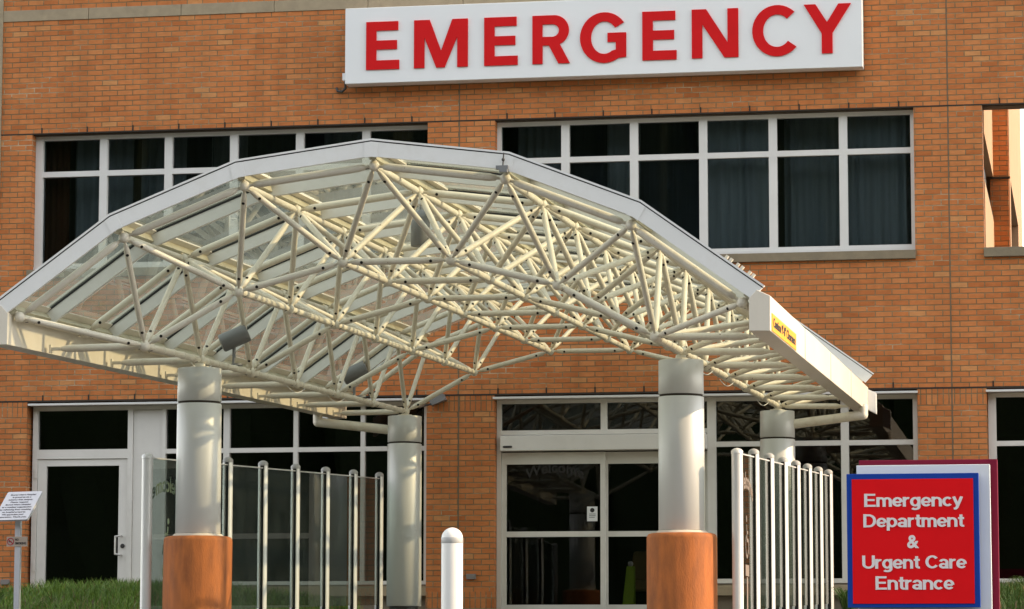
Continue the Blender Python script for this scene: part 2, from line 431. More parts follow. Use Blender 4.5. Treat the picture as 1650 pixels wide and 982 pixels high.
def text_on(mb, txt, org, xd, yd, width, cap, bold=0.0, m=0, lift=.002, spacing=1.0, center=False, arc=0.0):
    """lay a word on a plane: org = left end of the baseline, width along xd, cap height along yd; thin raised lettering"""
    vs, fs = raw_text(txt, bold, spacing)
    x0 = min(v[0] for v in vs); x1 = max(v[0] for v in vs)
    sx = width / (x1 - x0); sy = cap / (CAPH + 2 * bold)
    org, xd, yd = Vector(org), Vector(xd).normalized(), Vector(yd).normalized()
    nd = xd.cross(yd).normalized()
    P = []
    for x, y in vs:
        X = (x - x0) * sx; Y = (y + bold) * sy
        if arc: Y += arc * (1 - ((X / width) * 2 - 1) ** 2)
        P.append(org + xd * (X - (width / 2 if center else 0)) + yd * Y + nd * lift)
    mb.add(P, fs, m)
    # side skirt so that the lettering has a thickness
    from collections import Counter
    ec = Counter()
    for f in fs:
        for a, b in zip(f, f[1:] + f[:1]): ec[(a, b)] += 1
    edges = [(a, b) for (a, b) in ec if (b, a) not in ec]
    vv, ff = [], []
    for a, b in edges:
        k = len(vv)
        vv += [P[a], P[b], P[b] - nd * lift, P[a] - nd * lift]
        ff.append((k, k + 1, k + 2, k + 3))
    if vv: mb.add(vv, ff, m)
    return mb

# heavy grotesque lettering drawn as strokes: glyph -> (advance, [polyline, ...]) in cap heights
def _arc(cx, cy, rx, ry, a0, a1, n=16):
    return [(cx + rx * math.cos(R(a0 + (a1 - a0) * i / n)), cy + ry * math.sin(R(a0 + (a1 - a0) * i / n))) for i in range(n + 1)]
GLY = {
 'E': (.70, [[(.095, 0), (.095, 1)], [(.1, .915), (.64, .915)], [(.1, .515), (.60, .515)], [(.1, .085), (.66, .085)]]),
 'D': (.77, [[(.095, 0), (.095, 1)], [(.1, .915), (.34, .915)] + _arc(.34, .5, .325, .415, 88, -88, 20) + [(.34, .085), (.1, .085)]]),
 'U': (.76, [[(.095, 1)] + _arc(.375, .36, .28, .275, 180, 360) + [(.655, 1)]]),
 'C': (.78, [_arc(.405, .5, .31, .415, 38, 322, 26)]),
 '&': (.78, [[(.74, .0), (.28, .58), (.225, .70), (.235, .84), (.34, .915), (.455, .86), (.475, .745), (.40, .63), (.22, .485), (.115, .37), (.10, .23), (.18, .115), (.32, .08), (.46, .14), (.565, .27), (.615, .44)]]),
 'm': (.89, [[(.085, 0), (.085, .73)], _arc(.26, .45, .175, .20, 175, 0, 10) + [(.435, 0)], _arc(.61, .45, .175, .20, 175, 0, 10) + [(.785, 0)]]),
 'n': (.60, [[(.085, 0), (.085, .73)], _arc(.29, .43, .205, .22, 175, 0, 12) + [(.495, 0)]]),
 'r': (.41, [[(.085, 0), (.085, .73)], _arc(.30, .40, .215, .245, 175, 72, 10)]),
 'e': (.60, [[(.12, .345), (.50, .345)], _arc(.30, .365, .215, .285, -4, 322, 26)]),
 'c': (.58, [_arc(.30, .365, .215, .285, 42, 318, 24)]),
 'a': (.60, [[(.47, .0), (.47, .50)], _arc(.28, .475, .19, .175, -5, 165, 12), _arc(.27, .21, .18, .135, 80, 440, 20)]),
 't': (.39, [[(.19, .93)] + _arc(.33, .2, .14, .125, 180, 270, 8) + [(.375, .078)], [(.02, .655), (.37, .655)]]),
 'p': (.62, [[(.085, .73), (.085, -.25)], _arc(.31, .365, .215, .285, 180, 540, 28)]),
 'g': (.61, [_arc(.29, .365, .205, .285, 0, 360, 28), [(.50, .73)] + _arc(.29, -.03, .21, .155, 0, -145, 14)]),
 'y': (.56, [[(.06, .73), (.29, .05)], [(.51, .73), (.285, .06), (.235, -.09), (.17, -.165), (.06, -.172)]]),
 ' ': (.30, []),
}
def stroke_text(mb, txt, org, xd, yd, width, cap, hw=.078, m=0, lift=.003):
    org, xd, yd = Vector(org), Vector(xd).normalized(), Vector(yd).normalized(); nd = xd.cross(yd)
    tot = sum(GLY[c][0] for c in txt) - .04; sx = width / tot; x = 0; lay = 0
    for c in txt:
        adv, st = GLY[c]
        for pl_ in st:
            lay += 1; L_, R_ = [], []
            for i, (a, b) in enumerate(pl_):
                d0 = Vector((pl_[i][0] - pl_[i - 1][0], pl_[i][1] - pl_[i - 1][1])) if i else None
                d1 = Vector((pl_[i + 1][0] - a, pl_[i + 1][1] - b)) if i < len(pl_) - 1 else None
                d0 = d0.normalized() if d0 is not None else d1.normalized(); d1 = d1.normalized() if d1 is not None else d0
                t = (d0 + d1).normalized(); k = hw / max(.5, t.dot(d1)); nx, ny = -t.y * k * 1.14, t.x * k * .95
                for lst, s_ in ((L_, 1), (R_, -1)):
                    lst.append(org + xd * ((x + a + s_ * nx) * sx) + yd * ((b + s_ * ny) * cap) + nd * (lift + (lay % 7) * .0004))
            n = len(pl_); mb.add(L_ + R_, [(i, i + 1, n + i + 1, n + i) for i in range(n - 1)], m)
        x += adv
    return mb

# ------------------------------------------------------------------ ground
g = MB()
prof = [(70, -2.72), (-.4, -2.72), (-14, -3.05), (-38, -4.78), (-120, -6.2), (-400, -7.0)]
for (ya, za), (yb, zb) in zip(prof[:-1], prof[1:]):
    g.add([(-400, ya, za), (400, ya, za), (400, yb, zb), (-400, yb, zb)], [(0, 1, 2, 3)])
tag(g.build("ground", ASPHALT, origin=(0, 0, -2.72)), None, None, kind="structure")
def gz(y): return -2.72 if y > -.4 else -2.72 - .33 * (-.4 - y) / 13.6
g = MB()
g.add([(4.0, -.02, gz(0) + .006), (30, -.02, gz(0) + .006), (30, -.4, gz(-.4) + .006), (4.0, -.4, gz(-.4) + .006), (30, -13.6, gz(-13.6) + .006), (4.0, -13.6, gz(-13.6) + .006)], [(0, 1, 2, 3), (3, 2, 4, 5)])
tag(g.build("pavement", CONCRETE, origin=(7, 0, -2.72)), None, None, kind="structure")

# ------------------------------------------------------------------ the hospital building
BLD = thing("hospital_building", (5.5, 0, -2.72), "orange brick hospital wing with white framed windows behind the glass canopy", "building")
LT, UT = 0.0, 51 * .0677333           # lower and upper lintel lines
OPEN = [(-.13, 5.08), (5.94, 11.15), (11.98, 17.2)]
PIERS = [(-.55, -.13), (5.08, 5.94), (11.15, 11.98), (17.2, 18.4)]
TH = .32
w = MB()
w.box(-.55, 18.4, 0, TH, LT, 1.575)                     # between the floors
w.box(-.55, 18.4, 0, TH, UT, 4.93)                      # above the upper windows
w.box(-.55, 18.4, 0, TH, 5.08, 7.4)
for a, b in PIERS:
    w.box(a, b, 0, TH, 1.575, UT)
    w.box(a, b, 0, TH, -2.44, -.2032)
w.build("wall", BRICK, BLD)
for a, b in PIERS:
    MB().box(a, b, 0, TH, -.2032, -.001).build("soldier_course", SOLDIER, BLD)
    MB().box(a, b, 0, TH, -2.642, -2.44).build("soldier_course", SOLDIER, BLD)
bs = MB()
for a, b in PIERS: bs.box(a, b, 0.004, TH, -2.80, -2.642)
bs.build("base_course", BLOCK, BLD)
# limestone band in lengths with open joints
x = -.555
band_j = [-.555, .603, 1.841, 3.073, 4.3, 5.53, 6.76, 7.99, 9.22, 10.45, 11.68, 12.91, 14.14, 15.37, 16.6, 18.4]
for a, b in zip(band_j[:-1], band_j[1:]):
    MB().box(a + .003, b - .003, -.012, TH - .01, 4.932, 5.078).build("stone_band", STONE, BLD, bevel=.004)
# dark strips painting the recessed shadow joints at the lintels, soffits, control joints
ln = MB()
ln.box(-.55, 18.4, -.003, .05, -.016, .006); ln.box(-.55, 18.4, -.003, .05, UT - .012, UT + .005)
ln.build("lintel_shadow_line", DARK_JOINT, BLD)
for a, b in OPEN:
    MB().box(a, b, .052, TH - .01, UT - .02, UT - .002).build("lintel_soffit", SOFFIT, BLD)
for xj in (5.487, 11.565):
    cj = MB(); cj.box(xj - .009, xj + .009, -.0025, .02, -2.64, -.018); cj.box(xj - .008, xj + .008, -.0025, .02, .008, UT - .014); cj.box(xj - .008, xj + .008, -.0025, .02, UT + .007, 4.93)
    cj.build("control_joint", SEALANT, BLD)
# weep vents
for row, z in ((0, LT), (1, UT)):
    xs = ([.077 + .6096 * i for i in range(9)] + [5.985 + .6096 * i for i in range(9)] + [12.06 + .6096 * i for i in range(4)]) if row == 0 else [i * .6096 for i in list(range(0, 9)) + list(range(10, 19)) + list(range(20, 24))]
    for x in xs:
        MB().box(x - .009, x + .009, -.006, .01, z + .006, z + .072).build("weep_vent", DARK_JOINT, BLD)
# corner trim on the far left, side wall, roof and the rooms behind the glass
MB().box(-.75, -.553, -.02, .6, -2.8, 7.4).build("corner_trim", STONE, BLD)
sw = MB(); sw.box(-.74, -.55, .6, 11, -2.8, 7.4); sw.box(-.55, 11.9, 10.7, 11, -2.8, 7.4)
sw.build("side_wall", BRICK, BLD)
rf = MB(); rf.box(-.74, 11.98, .33, 11, 7.1, 7.3); rf.build("roof", ROOFTAR, BLD)
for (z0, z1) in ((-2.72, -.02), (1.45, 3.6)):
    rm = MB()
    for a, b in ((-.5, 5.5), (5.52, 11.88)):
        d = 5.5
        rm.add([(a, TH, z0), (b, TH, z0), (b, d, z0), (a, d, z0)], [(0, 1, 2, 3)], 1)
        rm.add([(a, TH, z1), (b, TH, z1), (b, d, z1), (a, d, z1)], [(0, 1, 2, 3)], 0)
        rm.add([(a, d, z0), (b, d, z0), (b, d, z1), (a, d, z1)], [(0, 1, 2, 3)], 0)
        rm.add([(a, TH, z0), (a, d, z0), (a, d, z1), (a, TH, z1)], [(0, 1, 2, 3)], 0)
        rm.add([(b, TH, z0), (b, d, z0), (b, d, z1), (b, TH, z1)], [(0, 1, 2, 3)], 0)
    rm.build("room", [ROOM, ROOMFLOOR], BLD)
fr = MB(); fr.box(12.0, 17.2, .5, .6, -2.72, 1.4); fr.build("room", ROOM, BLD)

def curtain(parent, x0, x1, z0, z1, y=.5, amp=.045, n=9):
    c = MB(); N = max(8, int((x1 - x0) * 60)); ph = random.random() * 6
    vs = []
    for i in range(N + 1):
        t = i / N; xx = x0 + (x1 - x0) * t
        yy = y + amp * math.sin(t * (x1 - x0) * 2 * math.pi * n + ph) * (.6 + .4 * math.sin(t * 9 + ph)) + .02 * math.sin(t * 31 + ph)
        vs += [(xx, yy, z0), (xx + .012 * math.sin(t * 17), yy * 1.0, (z0 + z1) / 2), (xx, yy, z1)]
    fs = []
    for i in range(N):
        for k in range(2): fs.append((i * 3 + k, (i + 1) * 3 + k, (i + 1) * 3 + k + 1, i * 3 + k + 1))
    c.add(vs, fs, 0, True)
    return c.build("curtain", CURTAIN, parent)

FY0, FY1, GY = .14, .26, .20
def upper_window(xo, xl, xr, curts):
    f = MB()
    f.box(xl, xo + .065, FY0, FY1, 1.735, 3.452)
    f.box(xo + .065 + .8668 * 5 + .771, xr, FY0, FY1, 1.735, 3.452)
    P = [(xo + .065 + .8668 * k, xo + .065 + .8668 * k + (.764 if k < 5 else .771)) for k in range(6)]
    for k in range(5): f.box(P[k][1], P[k + 1][0], FY0 + .004, FY1, 1.775, 3.385)
    f.box(xo + .065, xo + 5.17, FY0 + .002, FY1, 3.385, 3.452)
    f.box(xo + .065, xo + 5.17, FY0 + .002, FY1, 1.735, 1.775)
    for k in range(6): f.box(P[k][0], P[k][1], FY0 + .004, FY1, 2.905, 2.975)
    f.box(xl, xr, FY0 - .02, FY1, 1.685, 1.733)
    o = f.build("window", FRAME_UP, BLD)
    gl = MB()
    for a, b in P:
        t = random.uniform(-.0015, .0015); u = random.uniform(-.0015, .0015)
        for z0, z1 in ((1.775, 2.905), (2.975, 3.385)):
            gl.hexa([(a, GY + t, z0), (b, GY + u, z0), (b, GY + .01 + u, z0), (a, GY + .01 + t, z0), (a, GY - u, z1), (b, GY - t, z1), (b, GY + .01 - t, z1), (a, GY + .01 - u, z1)])
    gl.build("glass", GLASS_UP, o)
    for (a, b, yy) in curts: curtain(o, a, b, 1.6, 3.5, yy)
    bl = curtain(o, xl - .1, xr + .1, 1.5, 3.55, 1.0, .03, 5); bl.data.materials[0] = DARKBLIND
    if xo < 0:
        bl = curtain(o, -.12, .27, 1.6, 3.5, .38, .01, 3); bl.data.materials[0] = BROWNREFL  # not a curtain: brown sheet painted for the brick jamb's reflection
    return o
upper_window(-.095, -.127, 5.077, [(.25, 1.05, .6), (1.1, 1.7, .8), (2.0, 2.5, .9), (3.5, 4.1, .9)])
upper_window(5.930, 5.943, 11.147, [(6.1, 6.75, .75), (7.25, 7.68, .7), (8.5, 9.45, .42), (9.5, 10.25, .66), (10.28, 11.08, .42)])
for a, b in ((-.16, 2.48), (2.484, 5.1), (5.925, 8.55), (8.554, 11.155)):
    MB().box(a, b, -.05, .16, 1.577, 1.682).build("window_sill", SILL, BLD, bevel=.004)
MB().box(11.975, 17.2, -.05, TH, 1.577, 1.69).build("window_sill", SILL, BLD, bevel=.004)

# drip ledges over the ground floor openings
for a, b in ((-.11, 5.10), (5.925, 11.155), (11.972, 17.2)):
    MB().box(a, b, -.035, .13, -.062, -.036).build("drip_ledge", FRAME_UP, BLD)
    MB().box(a + .02, b - .02, .14, .3, -.06, -.018).build("head_closure", DARK_JOINT, BLD)

def low_glass(f, rects, mat=GLASS_LOW):
    gl = MB()
    for a, b, z0, z1 in rects:
        t = random.uniform(-.002, .002); u = random.uniform(-.002, .002)
        gl.hexa([(a, GY + t, z0), (b, GY + u, z0), (b, GY + .01 + u, z0), (a, GY + .01 + t, z0), (a, GY - u, z1), (b, GY - t, z1), (b, GY + .01 - t, z1), (a, GY + .01 - u, z1)])
    return gl.build("glass", mat, f)

# left storefront: glazed door with transom, blank panel, four lights
f = MB()
f.box(-.095, -.03, FY0, FY1, -2.72, -.064); f.box(1.167, 1.235, FY0, FY1, -2.72, -.118)
f.box(-.03, 5.03, FY0 + .002, FY1, -.118, -.064)
f.box(-.03, 1.167, FY0 + .003, FY1, -.735, -.615)
f.box(1.615, 1.668, FY0, FY1, -2.30, -.118); f.box(1.235, 1.615, FY0 + .003, FY1, -2.345, -2.30)
for a, b in ((2.425, 2.505), (3.337, 3.394), (4.205, 4.26)):
    f.box(a, b, FY0 + .004, FY1, -2.30, -.118)
f.box(5.02, 5.08, FY0, FY1, -2.345, -.064)
f.box(1.668, 5.02, FY0 + .002, FY1, -2.345, -2.30)
LP = [(1.668, 2.425), (2.505, 3.337), (3.394, 4.205), (4.26, 5.02)]
for a, b in LP: f.box(a, b, FY0 + .006, FY1, -.68, -.622)
sf = f.build("window", FRAME, BLD)
low_glass(sf, [(a, b, -.622, -.118) for a, b in LP] + [(a, b, -2.30, -.68) for a, b in LP] + [(-.03, 1.167, -.615, -.118)])
pn = MB(); pn.box(1.239, 1.611, FY0 + .02, FY1 - .02, -2.298, -.122)
pn.build("blank_panel", DOORPANEL, BLD)
bb = MB(); bb.box(1.237, 5.08, .16, .3, -2.8, -2.35); bb.build("base_wall", BLOCK, BLD)
MB().box(1.24, 5.08, .03, .159, -2.49, -2.372).build("base_sill", STONE, BLD, bevel=.004)
d = MB()
d.box(-.026, .088, FY0 + .02, FY1 - .03, -2.69, -.739); d.box(1.053, 1.163, FY0 + .02, FY1 - .03, -2.69, -.739)
d.box(.088, 1.053, FY0 + .022, FY1 - .03, -.825, -.739); d.box(.088, 1.053, FY0 + .022, FY1 - .03, -2.69, -2.47)
dr = d.build("door", DOORPANEL, BLD)
low_glass(dr, [(.088, 1.053, -2.47, -.825)])
h = MB(); h.path([(1.10, .155, -1.72), (1.10, .08, -1.72), (1.045, .07, -1.73), (1.045, .07, -1.95), (1.10, .08, -1.96), (1.10, .155, -1.96)], .013, 8)
h.build("handle", CHROME, dr)
MB().rings((1.115, .162, -1.845), (0, -1, 0), [(0, .028), (.015, .028), (.018, .018), (.022, .018)], 14).build("lock_cylinder", DARKMET, dr)
for z in (-.92, -2.1):
    MB().box(-.062, -.028, .125, .139, z - .06, z + .06).build("hinge", FRAME, dr)

# entrance: transom lights, door operator header, two sliding leaves
f = MB()
f.box(5.945, 6.0, FY0 - .01, FY1, -2.72, -.064)
f.box(6.0, 8.575, FY0, FY1, -.112, -.064)
f.box(7.25, 7.33, FY0 + .004, FY1, -.445, -.112)
f.box(6.0, 8.575, FY0 + .002, FY1, -.502, -.445)
f.box(8.575, 8.68, FY0 - .01, FY1, -2.72, -.064)
f.box(8.68, 11.085, FY0, FY1, -.115, -.064)
f.box(10.21, 10.305, FY0 + .004, FY1, -2.29, -.115)
f.box(11.085, 11.14, FY0, FY1, -2.345, -.064)
f.box(8.68, 11.085, FY0 + .002, FY1, -2.345, -2.29)
RP = [(8.68, 10.21), (10.305, 11.085)]
for a, b in RP: f.box(a, b, FY0 + .006, FY1, -.675, -.614)
ef = f.build("window", FRAME, BLD)
low_glass(ef, [(6.0, 7.25, -.445, -.112), (7.33, 8.575, -.445, -.112)] + [(a, b, -.614, -.115) for a, b in RP] + [(a, b, -2.29, -.675) for a, b in RP])
bb = MB(); bb.box(8.685, 11.14, .16, .3, -2.8, -2.35); bb.build("base_wall", BLOCK, BLD)
MB().box(8.69, 11.14, .03, .159, -2.495, -2.375).build("base_sill", STONE, BLD, bevel=.004)
hd = MB(); hd.box(6.003, 8.572, .03, .24, -.705, -.515)
ho = hd.build("door_header", FRAME, BLD, bevel=.006)
pl = MB(); pl.prism([(6.04 + .055 + .055 * math.cos(t) if abs(math.cos(t)) < .2 else 6.04 + (.10 if math.cos(t) > 0 else .02) + .02 * math.cos(t), .029, -.655 + .014 * math.sin(t)) for t in [2 * math.pi * i / 16 for i in range(16)]], (0, -.004, 0))
pl.build("maker_badge", INK, ho)
MB().box(8.35, 8.56, .0, .03, -.745, -.71).build("door_sensor", DARKMET, ho)
def leaf(x0, x1, y):
    d = MB()
    d.box(x0, x0 + .062, y, y + .05, -2.69, -.72); d.box(x1 - .062, x1, y, y + .05, -2.69, -.72)
    d.box(x0 + .062, x1 - .062, y + .002, y + .05, -.866, -.72); d.box(x0 + .062, x1 - .062, y + .002, y + .05, -1.765, -1.698); d.box(x0 + .062, x1 - .062, y + .002, y + .05, -2.69, -2.60)
    o = d.build("sliding_door", FRAME, BLD)
    gl = MB()
    for z0, z1 in ((-1.698, -.866), (-2.60, -1.765)): gl.box(x0 + .062, x1 - .062, y + .02, y + .03, z0, z1)
    gl.build("glass", GLASS_DOOR, o)
    return o
L1 = leaf(6.003, 7.305, .15)
L2 = leaf(7.268, 8.572, .205)
wt = MB(); text_on(wt, "Welcome", (6.3, .166, -1.06), (1, 0, 0), (0, 0, 1), .74, .13, bold=.015, lift=.002, arc=.09)
wt.build("lettering", DECALD, L1)
# ground floor window right of the right pier
f = MB()
f.box(11.99, 12.085, FY0, FY1, -2.345, -.064); f.box(12.085, 17.15, FY0, FY1, -.115, -.064); f.box(12.085, 17.15, FY0 + .002, FY1, -2.345, -2.30)
f.box(12.085, 17.15, FY0 + .006, FY1, -.705, -.645)
for k in range(5): f.box(12.92 + .87 * k, 13.0 + .87 * k, FY0 + .004, FY1, -2.30, -.115)
rw = f.build("window", FRAME, BLD)
low_glass(rw, [(12.085, 17.15, -.645, -.115), (12.085, 17.15, -2.30, -.705)])
bb = MB(); bb.box(11.985, 17.2, .1, .3, -2.8, -2.35); bb.build("base_wall", BLOCK, BLD)

# courtyard wing seen through the open screen at the upper right
WNG = thing("courtyard_wing", (12, 4, -2.72), "sunlit cream wing with a brick pilaster seen through the open bay", "building")
c = MB()
c.box(11.75, 11.99, .33, 3.9, -2.7, 2.55); c.box(11.75, 11.99, .33, 3.9, 3.16, 7.05); c.box(11.75, 11.88, .33, 3.9, 2.55, 3.16)
c.build("wall", CREAM_WALL, WNG)
c = MB(); c.box(11.8, 12.205, 4.0, 12, -2.7, 1.6); c.box(11.8, 12.205, 4.0, 12, 3.2, 9.5); c.box(11.8, 12.205, 4.0, 4.5, 1.6, 3.2); c.box(11.8, 12.205, 9.0, 12, 1.6, 3.2); c.box(11.8, 12.0, 4.5, 9.0, 1.6, 3.2)
c.build("rear_wall", CREAM_WALL, WNG)
MB().box(11.95, 12.192, 3.9, 4.0, -2.7, 9.5).build("pilaster", BRICK, WNG)
MB().box(11.95, 12.215, 3.88, 3.9, 3.13, 3.16).build("pilaster_band", DARK_JOINT, WNG)
MB().box(11.885, 11.985, .34, 3.88, 2.56, 2.60).build("window_sill", SILL, WNG)
wv = MB(); wv.box(11.882, 11.90, .35, 3.87, 2.602, 3.155); wv.box(12.002, 12.02, 4.52, 8.98, 1.61, 3.19)
wv.build("window_glass", DARKMET, WNG)
MB().box(12.005, 12.30, 4.5, 9.0, 1.55, 1.6).build("lower_sill", SILL, WNG)

# ------------------------------------------------------------------ the big EMERGENCY sign
SG = thing("emergency_sign", (7.31, -.15, 3.919), "long white wall sign reading EMERGENCY in big red letters", "sign")
MB().box(4.068, 10.557, -.262, -.04, 3.919, 4.885).build("sign_box", SIGNWHITE, SG, bevel=.006)
b = MB()
for x in (4.6, 7.3, 10.0):
    for z in (4.1, 4.7): b.box(x - .03, x + .03, -.04, -.001, z - .03, z + .03)
b.build("bracket", DARKMET, SG)
MB().box(4.02, 4.067, -.2, -.06, 3.98, 4.07).build("power_box", SIGNWHITE, SG)
cd = MB(); cd.path([(4.035, -.1, 3.975), (4.03, -.07, 3.90), (3.98, -.04, 3.865), (3.92, -.03, 3.875), (3.90, -.02, 3.92)], .016, 8)  # dark curved tube at the left end of the sign
cd.build("curved_tube", DARKMET, SG)
YL = -.262
def rect(mb, x0, x1, z0, z1): mb.box(x0, x1, YL - .018, YL - .001, z0, z1)
B0, T0 = 4.086, 4.697
def letter(mb): mb.build("letter", SIGNRED, SG)
def poly(pts):
    mb = MB(); mb.prism([(x, YL - .018, z) for x, z in pts], (0, .017, 0)); return mb
def L_E(x0, x1):
    s = .132; w2 = x1 - x0
    return poly([(x0, B0), (x1, B0), (x1, B0 + .117), (x0 + s, B0 + .117), (x0 + s, 4.341), (x1 - .03, 4.341), (x1 - .03, 4.456), (x0 + s, 4.456), (x0 + s, T0 - .115), (x1 - .014, T0 - .115), (x1 - .014, T0), (x0, T0)])
letter(L_E(4.343, 4.769))
x = 4.959
letter(poly([(x, B0), (x + .134, B0), (x + .134, 4.47), (x + .285, B0), (x + .392, B0), (x + .553, 4.47), (x + .553, B0), (x + .688, B0), (x + .688, T0), (x + .489, T0), (x + .346, 4.30), (x + .20, T0), (x, T0)]))
letter(L_E(5.855, 6.28))
def arc_pts(cx, cz, rx, rz, a0, a1, n=20):
    return [(cx + rx * math.cos(R(a0 + (a1 - a0) * i / n)), cz + rz * math.sin(R(a0 + (a1 - a0) * i / n))) for i in range(n + 1)]
# R: outline with its counter bridged by a seam
x = 6.467
outer = [(x, B0), (x + .128, B0), (x + .128, 4.317), (x + .20, 4.317), (x + .327, B0), (x + .473, B0), (x + .325, 4.345)] + arc_pts(x + .275, 4.5155, .186, .1815, -72, 90, 14) + [(x, T0)]
inner = [(x + .128, 4.425)] + arc_pts(x + .245, 4.5045, .085, .0795, -90, 90, 12) + [(x + .128, 4.584)]
# stroke pieces: stem, bowl ring and leg, butted end to end
m_ = MB()
def pp(pts): m_.prism([(a, YL - .018, c) for a, c in pts], (0, .017, 0))
pp([(x, B0), (x + .128, B0), (x + .128, T0), (x, T0)])
ring_o = [(x + .129, T0)] + arc_pts(x + .275, 4.507, .186, .190, 90, -90, 16) + [(x + .129, 4.317)]
ring_i = [(x + .129, 4.584)] + arc_pts(x + .25, 4.5045, .085, .0795, 90, -90, 16) + [(x + .129, 4.425)]
for i in range(len(ring_o) - 1): pp([ring_o[i], ring_o[i + 1], ring_i[i + 1], ring_i[i]])
m_.prism([(a, YL - .0192, c) for a, c in [(x + .20, 4.33), (x + .335, 4.35), (x + .473, B0), (x + .327, B0)]], (0, .0182, 0))
m_.build("letter", SIGNRED, SG)
# G
gx, gz_ = 7.372, 4.391
go = arc_pts(gx, gz_, .305, .319, 36, 305, 30); gi = arc_pts(gx, gz_, .166, .205, 36, 305, 30)
m_ = MB()
for i in range(30): pp([go[i], go[i + 1], gi[i + 1], gi[i]])
pp([(7.412, 4.449), (7.646, 4.449), (7.646, 4.333), (7.412, 4.333)])
pp([(7.516, 4.3325), (7.646, 4.3325), (7.646, 4.140), go[-1], gi[-1], (7.516, 4.235)])
m_.build("letter", SIGNRED, SG)
letter(L_E(7.848, 8.274))
x = 8.464
letter(poly([(x, B0 + .003), (x + .131, B0 + .003), (x + .131, 4.51), (x + .402, B0 + .003), (x + .576, B0 + .003), (x + .576, T0 + .004), (x + .442, T0 + .004), (x + .442, 4.28), (x + .18, T0 + .004), (x, T0 + .004)]))
gx = 9.518
go = arc_pts(gx, 4.40, .307, .32, 46, 320, 28); gi = arc_pts(gx, 4.40, .172, .203, 46, 320, 28)
m_ = MB()
for i in range(28): pp([go[i], go[i + 1], gi[i + 1], gi[i]])
m_.build("letter", SIGNRED, SG)
x = 9.846
letter(poly([(x + .217, B0 + .01), (x + .349, B0 + .01), (x + .349, 4.348), (x + .578, 4.711), (x + .424, 4.711), (x + .284, 4.487), (x + .144, 4.711), (x, 4.711), (x + .217, 4.346)]))

# ------------------------------------------------------------------ the canopy
XC, ZC, Y0, S, R1, R2, DA, SL = 7.466, -3.6863, -13.2, 1.7169, 4.4252, 3.7564, .2501, .0246
CAN = thing("entrance_canopy", (7.46, -7.2, -2.95), "barrel vaulted glass canopy on a cream tubular space frame and round columns", "canopy")
def T(l, k, dr=0.0):
    a = (l - 3) * DA
    return Vector((XC + (R1 + dr) * math.sin(a), Y0 + k * S, ZC + (R1 + dr) * math.cos(a) + SL * k * S))
def Bn(l, k):
    a = (l - 2.5) * DA
    return Vector((XC + R2 * math.sin(a), Y0 + (k + .5) * S, ZC + R2 * math.cos(a) + SL * (k + .5) * S))
NK = 7
def strut(p, q, r, name, holes=True, mb=None, seg=12):
    p, q = Vector(p), Vector(q); d = (q - p).normalized(); L = (q - p).length
    own = mb is None
    if own: mb = MB()
    a, b = p + d * .045, q - d * .045
    LL = (b - a).length
    mb.rings(a, d, [(0, r * .42), (.03, r * .42), (.035, r * .72), (.09, r), (LL - .09, r), (LL - .035, r * .72), (LL - .03, r * .42), (LL, r * .42)], seg, 0)
    if holes:
        n = Vector((random.uniform(-.5, .3), -1, -.35)); n = (n - d * n.dot(d)).normalized()
        for t in (.125, LL - .125):
            c = a + d * t + n * (r - .002)
            mb.rings(c, n, [(0, .0135), (.0035, .0135)], 8, 1)
    if own: return mb.build(name, [STEEL, HOLE], CAN)
for l in range(7):
    for k in range(NK):
        strut(T(l, k), T(l, k + 1), .030, "top_chord", holes=(k < 3))
for k in range(NK + 1):
    for l in range(6): strut(T(l, k), T(l + 1, k), .0325, "top_chord", holes=(0 < k < 4))
for l in range(6):
    for k in range(NK - 1):
        strut(Bn(l, k), Bn(l, k + 1), .030, "bottom_chord")
for k in range(NK):
    for l in range(5):
        if k % 2 == 0 or l == 2: strut(Bn(l, k), Bn(l + 1, k), .029, "bottom_chord")
webs = []
for k in range(NK):
    for l in range(6):
        for (dl, dk) in ((0, 0), (1, 0), (0, 1), (1, 1)): webs.append((Bn(l, k), T(l + dl, k + dk)))
webs.sort(key=lambda s: s[0].y + s[1].y)
rest = MB()
for i, (p, q) in enumerate(webs):
    if i < 100: strut(p, q, .0262, "web_strut")
    else: strut(p, q, .0262, "web_strut", mb=rest, seg=10)
rest.build("web_strut", [STEEL, HOLE], CAN)["kind"] = "stuff"
for k in range(NK + 1):
    for l in range(7):
        a0 = (l - 3) * DA; n_ = Vector((math.sin(a0), 0, math.cos(a0))); p = T(l, k)
        MB().ball(p, .046, 14).tube(p + n_ * .03, p + n_ * .055, .02, 10).build("ball_node", STEEL, CAN)
for k in range(NK):
    for l in range(6): MB().ball(Bn(l, k), .047, 14).build("ball_node", STEEL, CAN)
# eave struts out to the side fascias, with flattened fork ends
for k in range(NK):
    for sgn, l in ((-1, 0), (1, 5)):
        p = Bn(l, k); q = Vector((4.43 - .006 * k if sgn < 0 else 10.53 - .008 * k, p.y, p.z - .012))
        m_ = MB(); d = (q - p).normalized(); L = (q - p).length
        m_.rings(p + d * .045, d, [(0, .014), (.03, .014), (.04, .024), (.09, .032), (L - .2, .032), (L - .13, .016)], 12, 0)
        e = q - d * .09
        m_.box(min(e.x, q.x) - .002, max(e.x, q.x), q.y - .022, q.y + .022, q.z - .012, q.z + .012)
        m_.box(q.x - .006, q.x + .006, q.y - .03, q.y + .03, q.z - .035, q.z + .035)
        m_.build("eave_strut", STEEL, CAN)
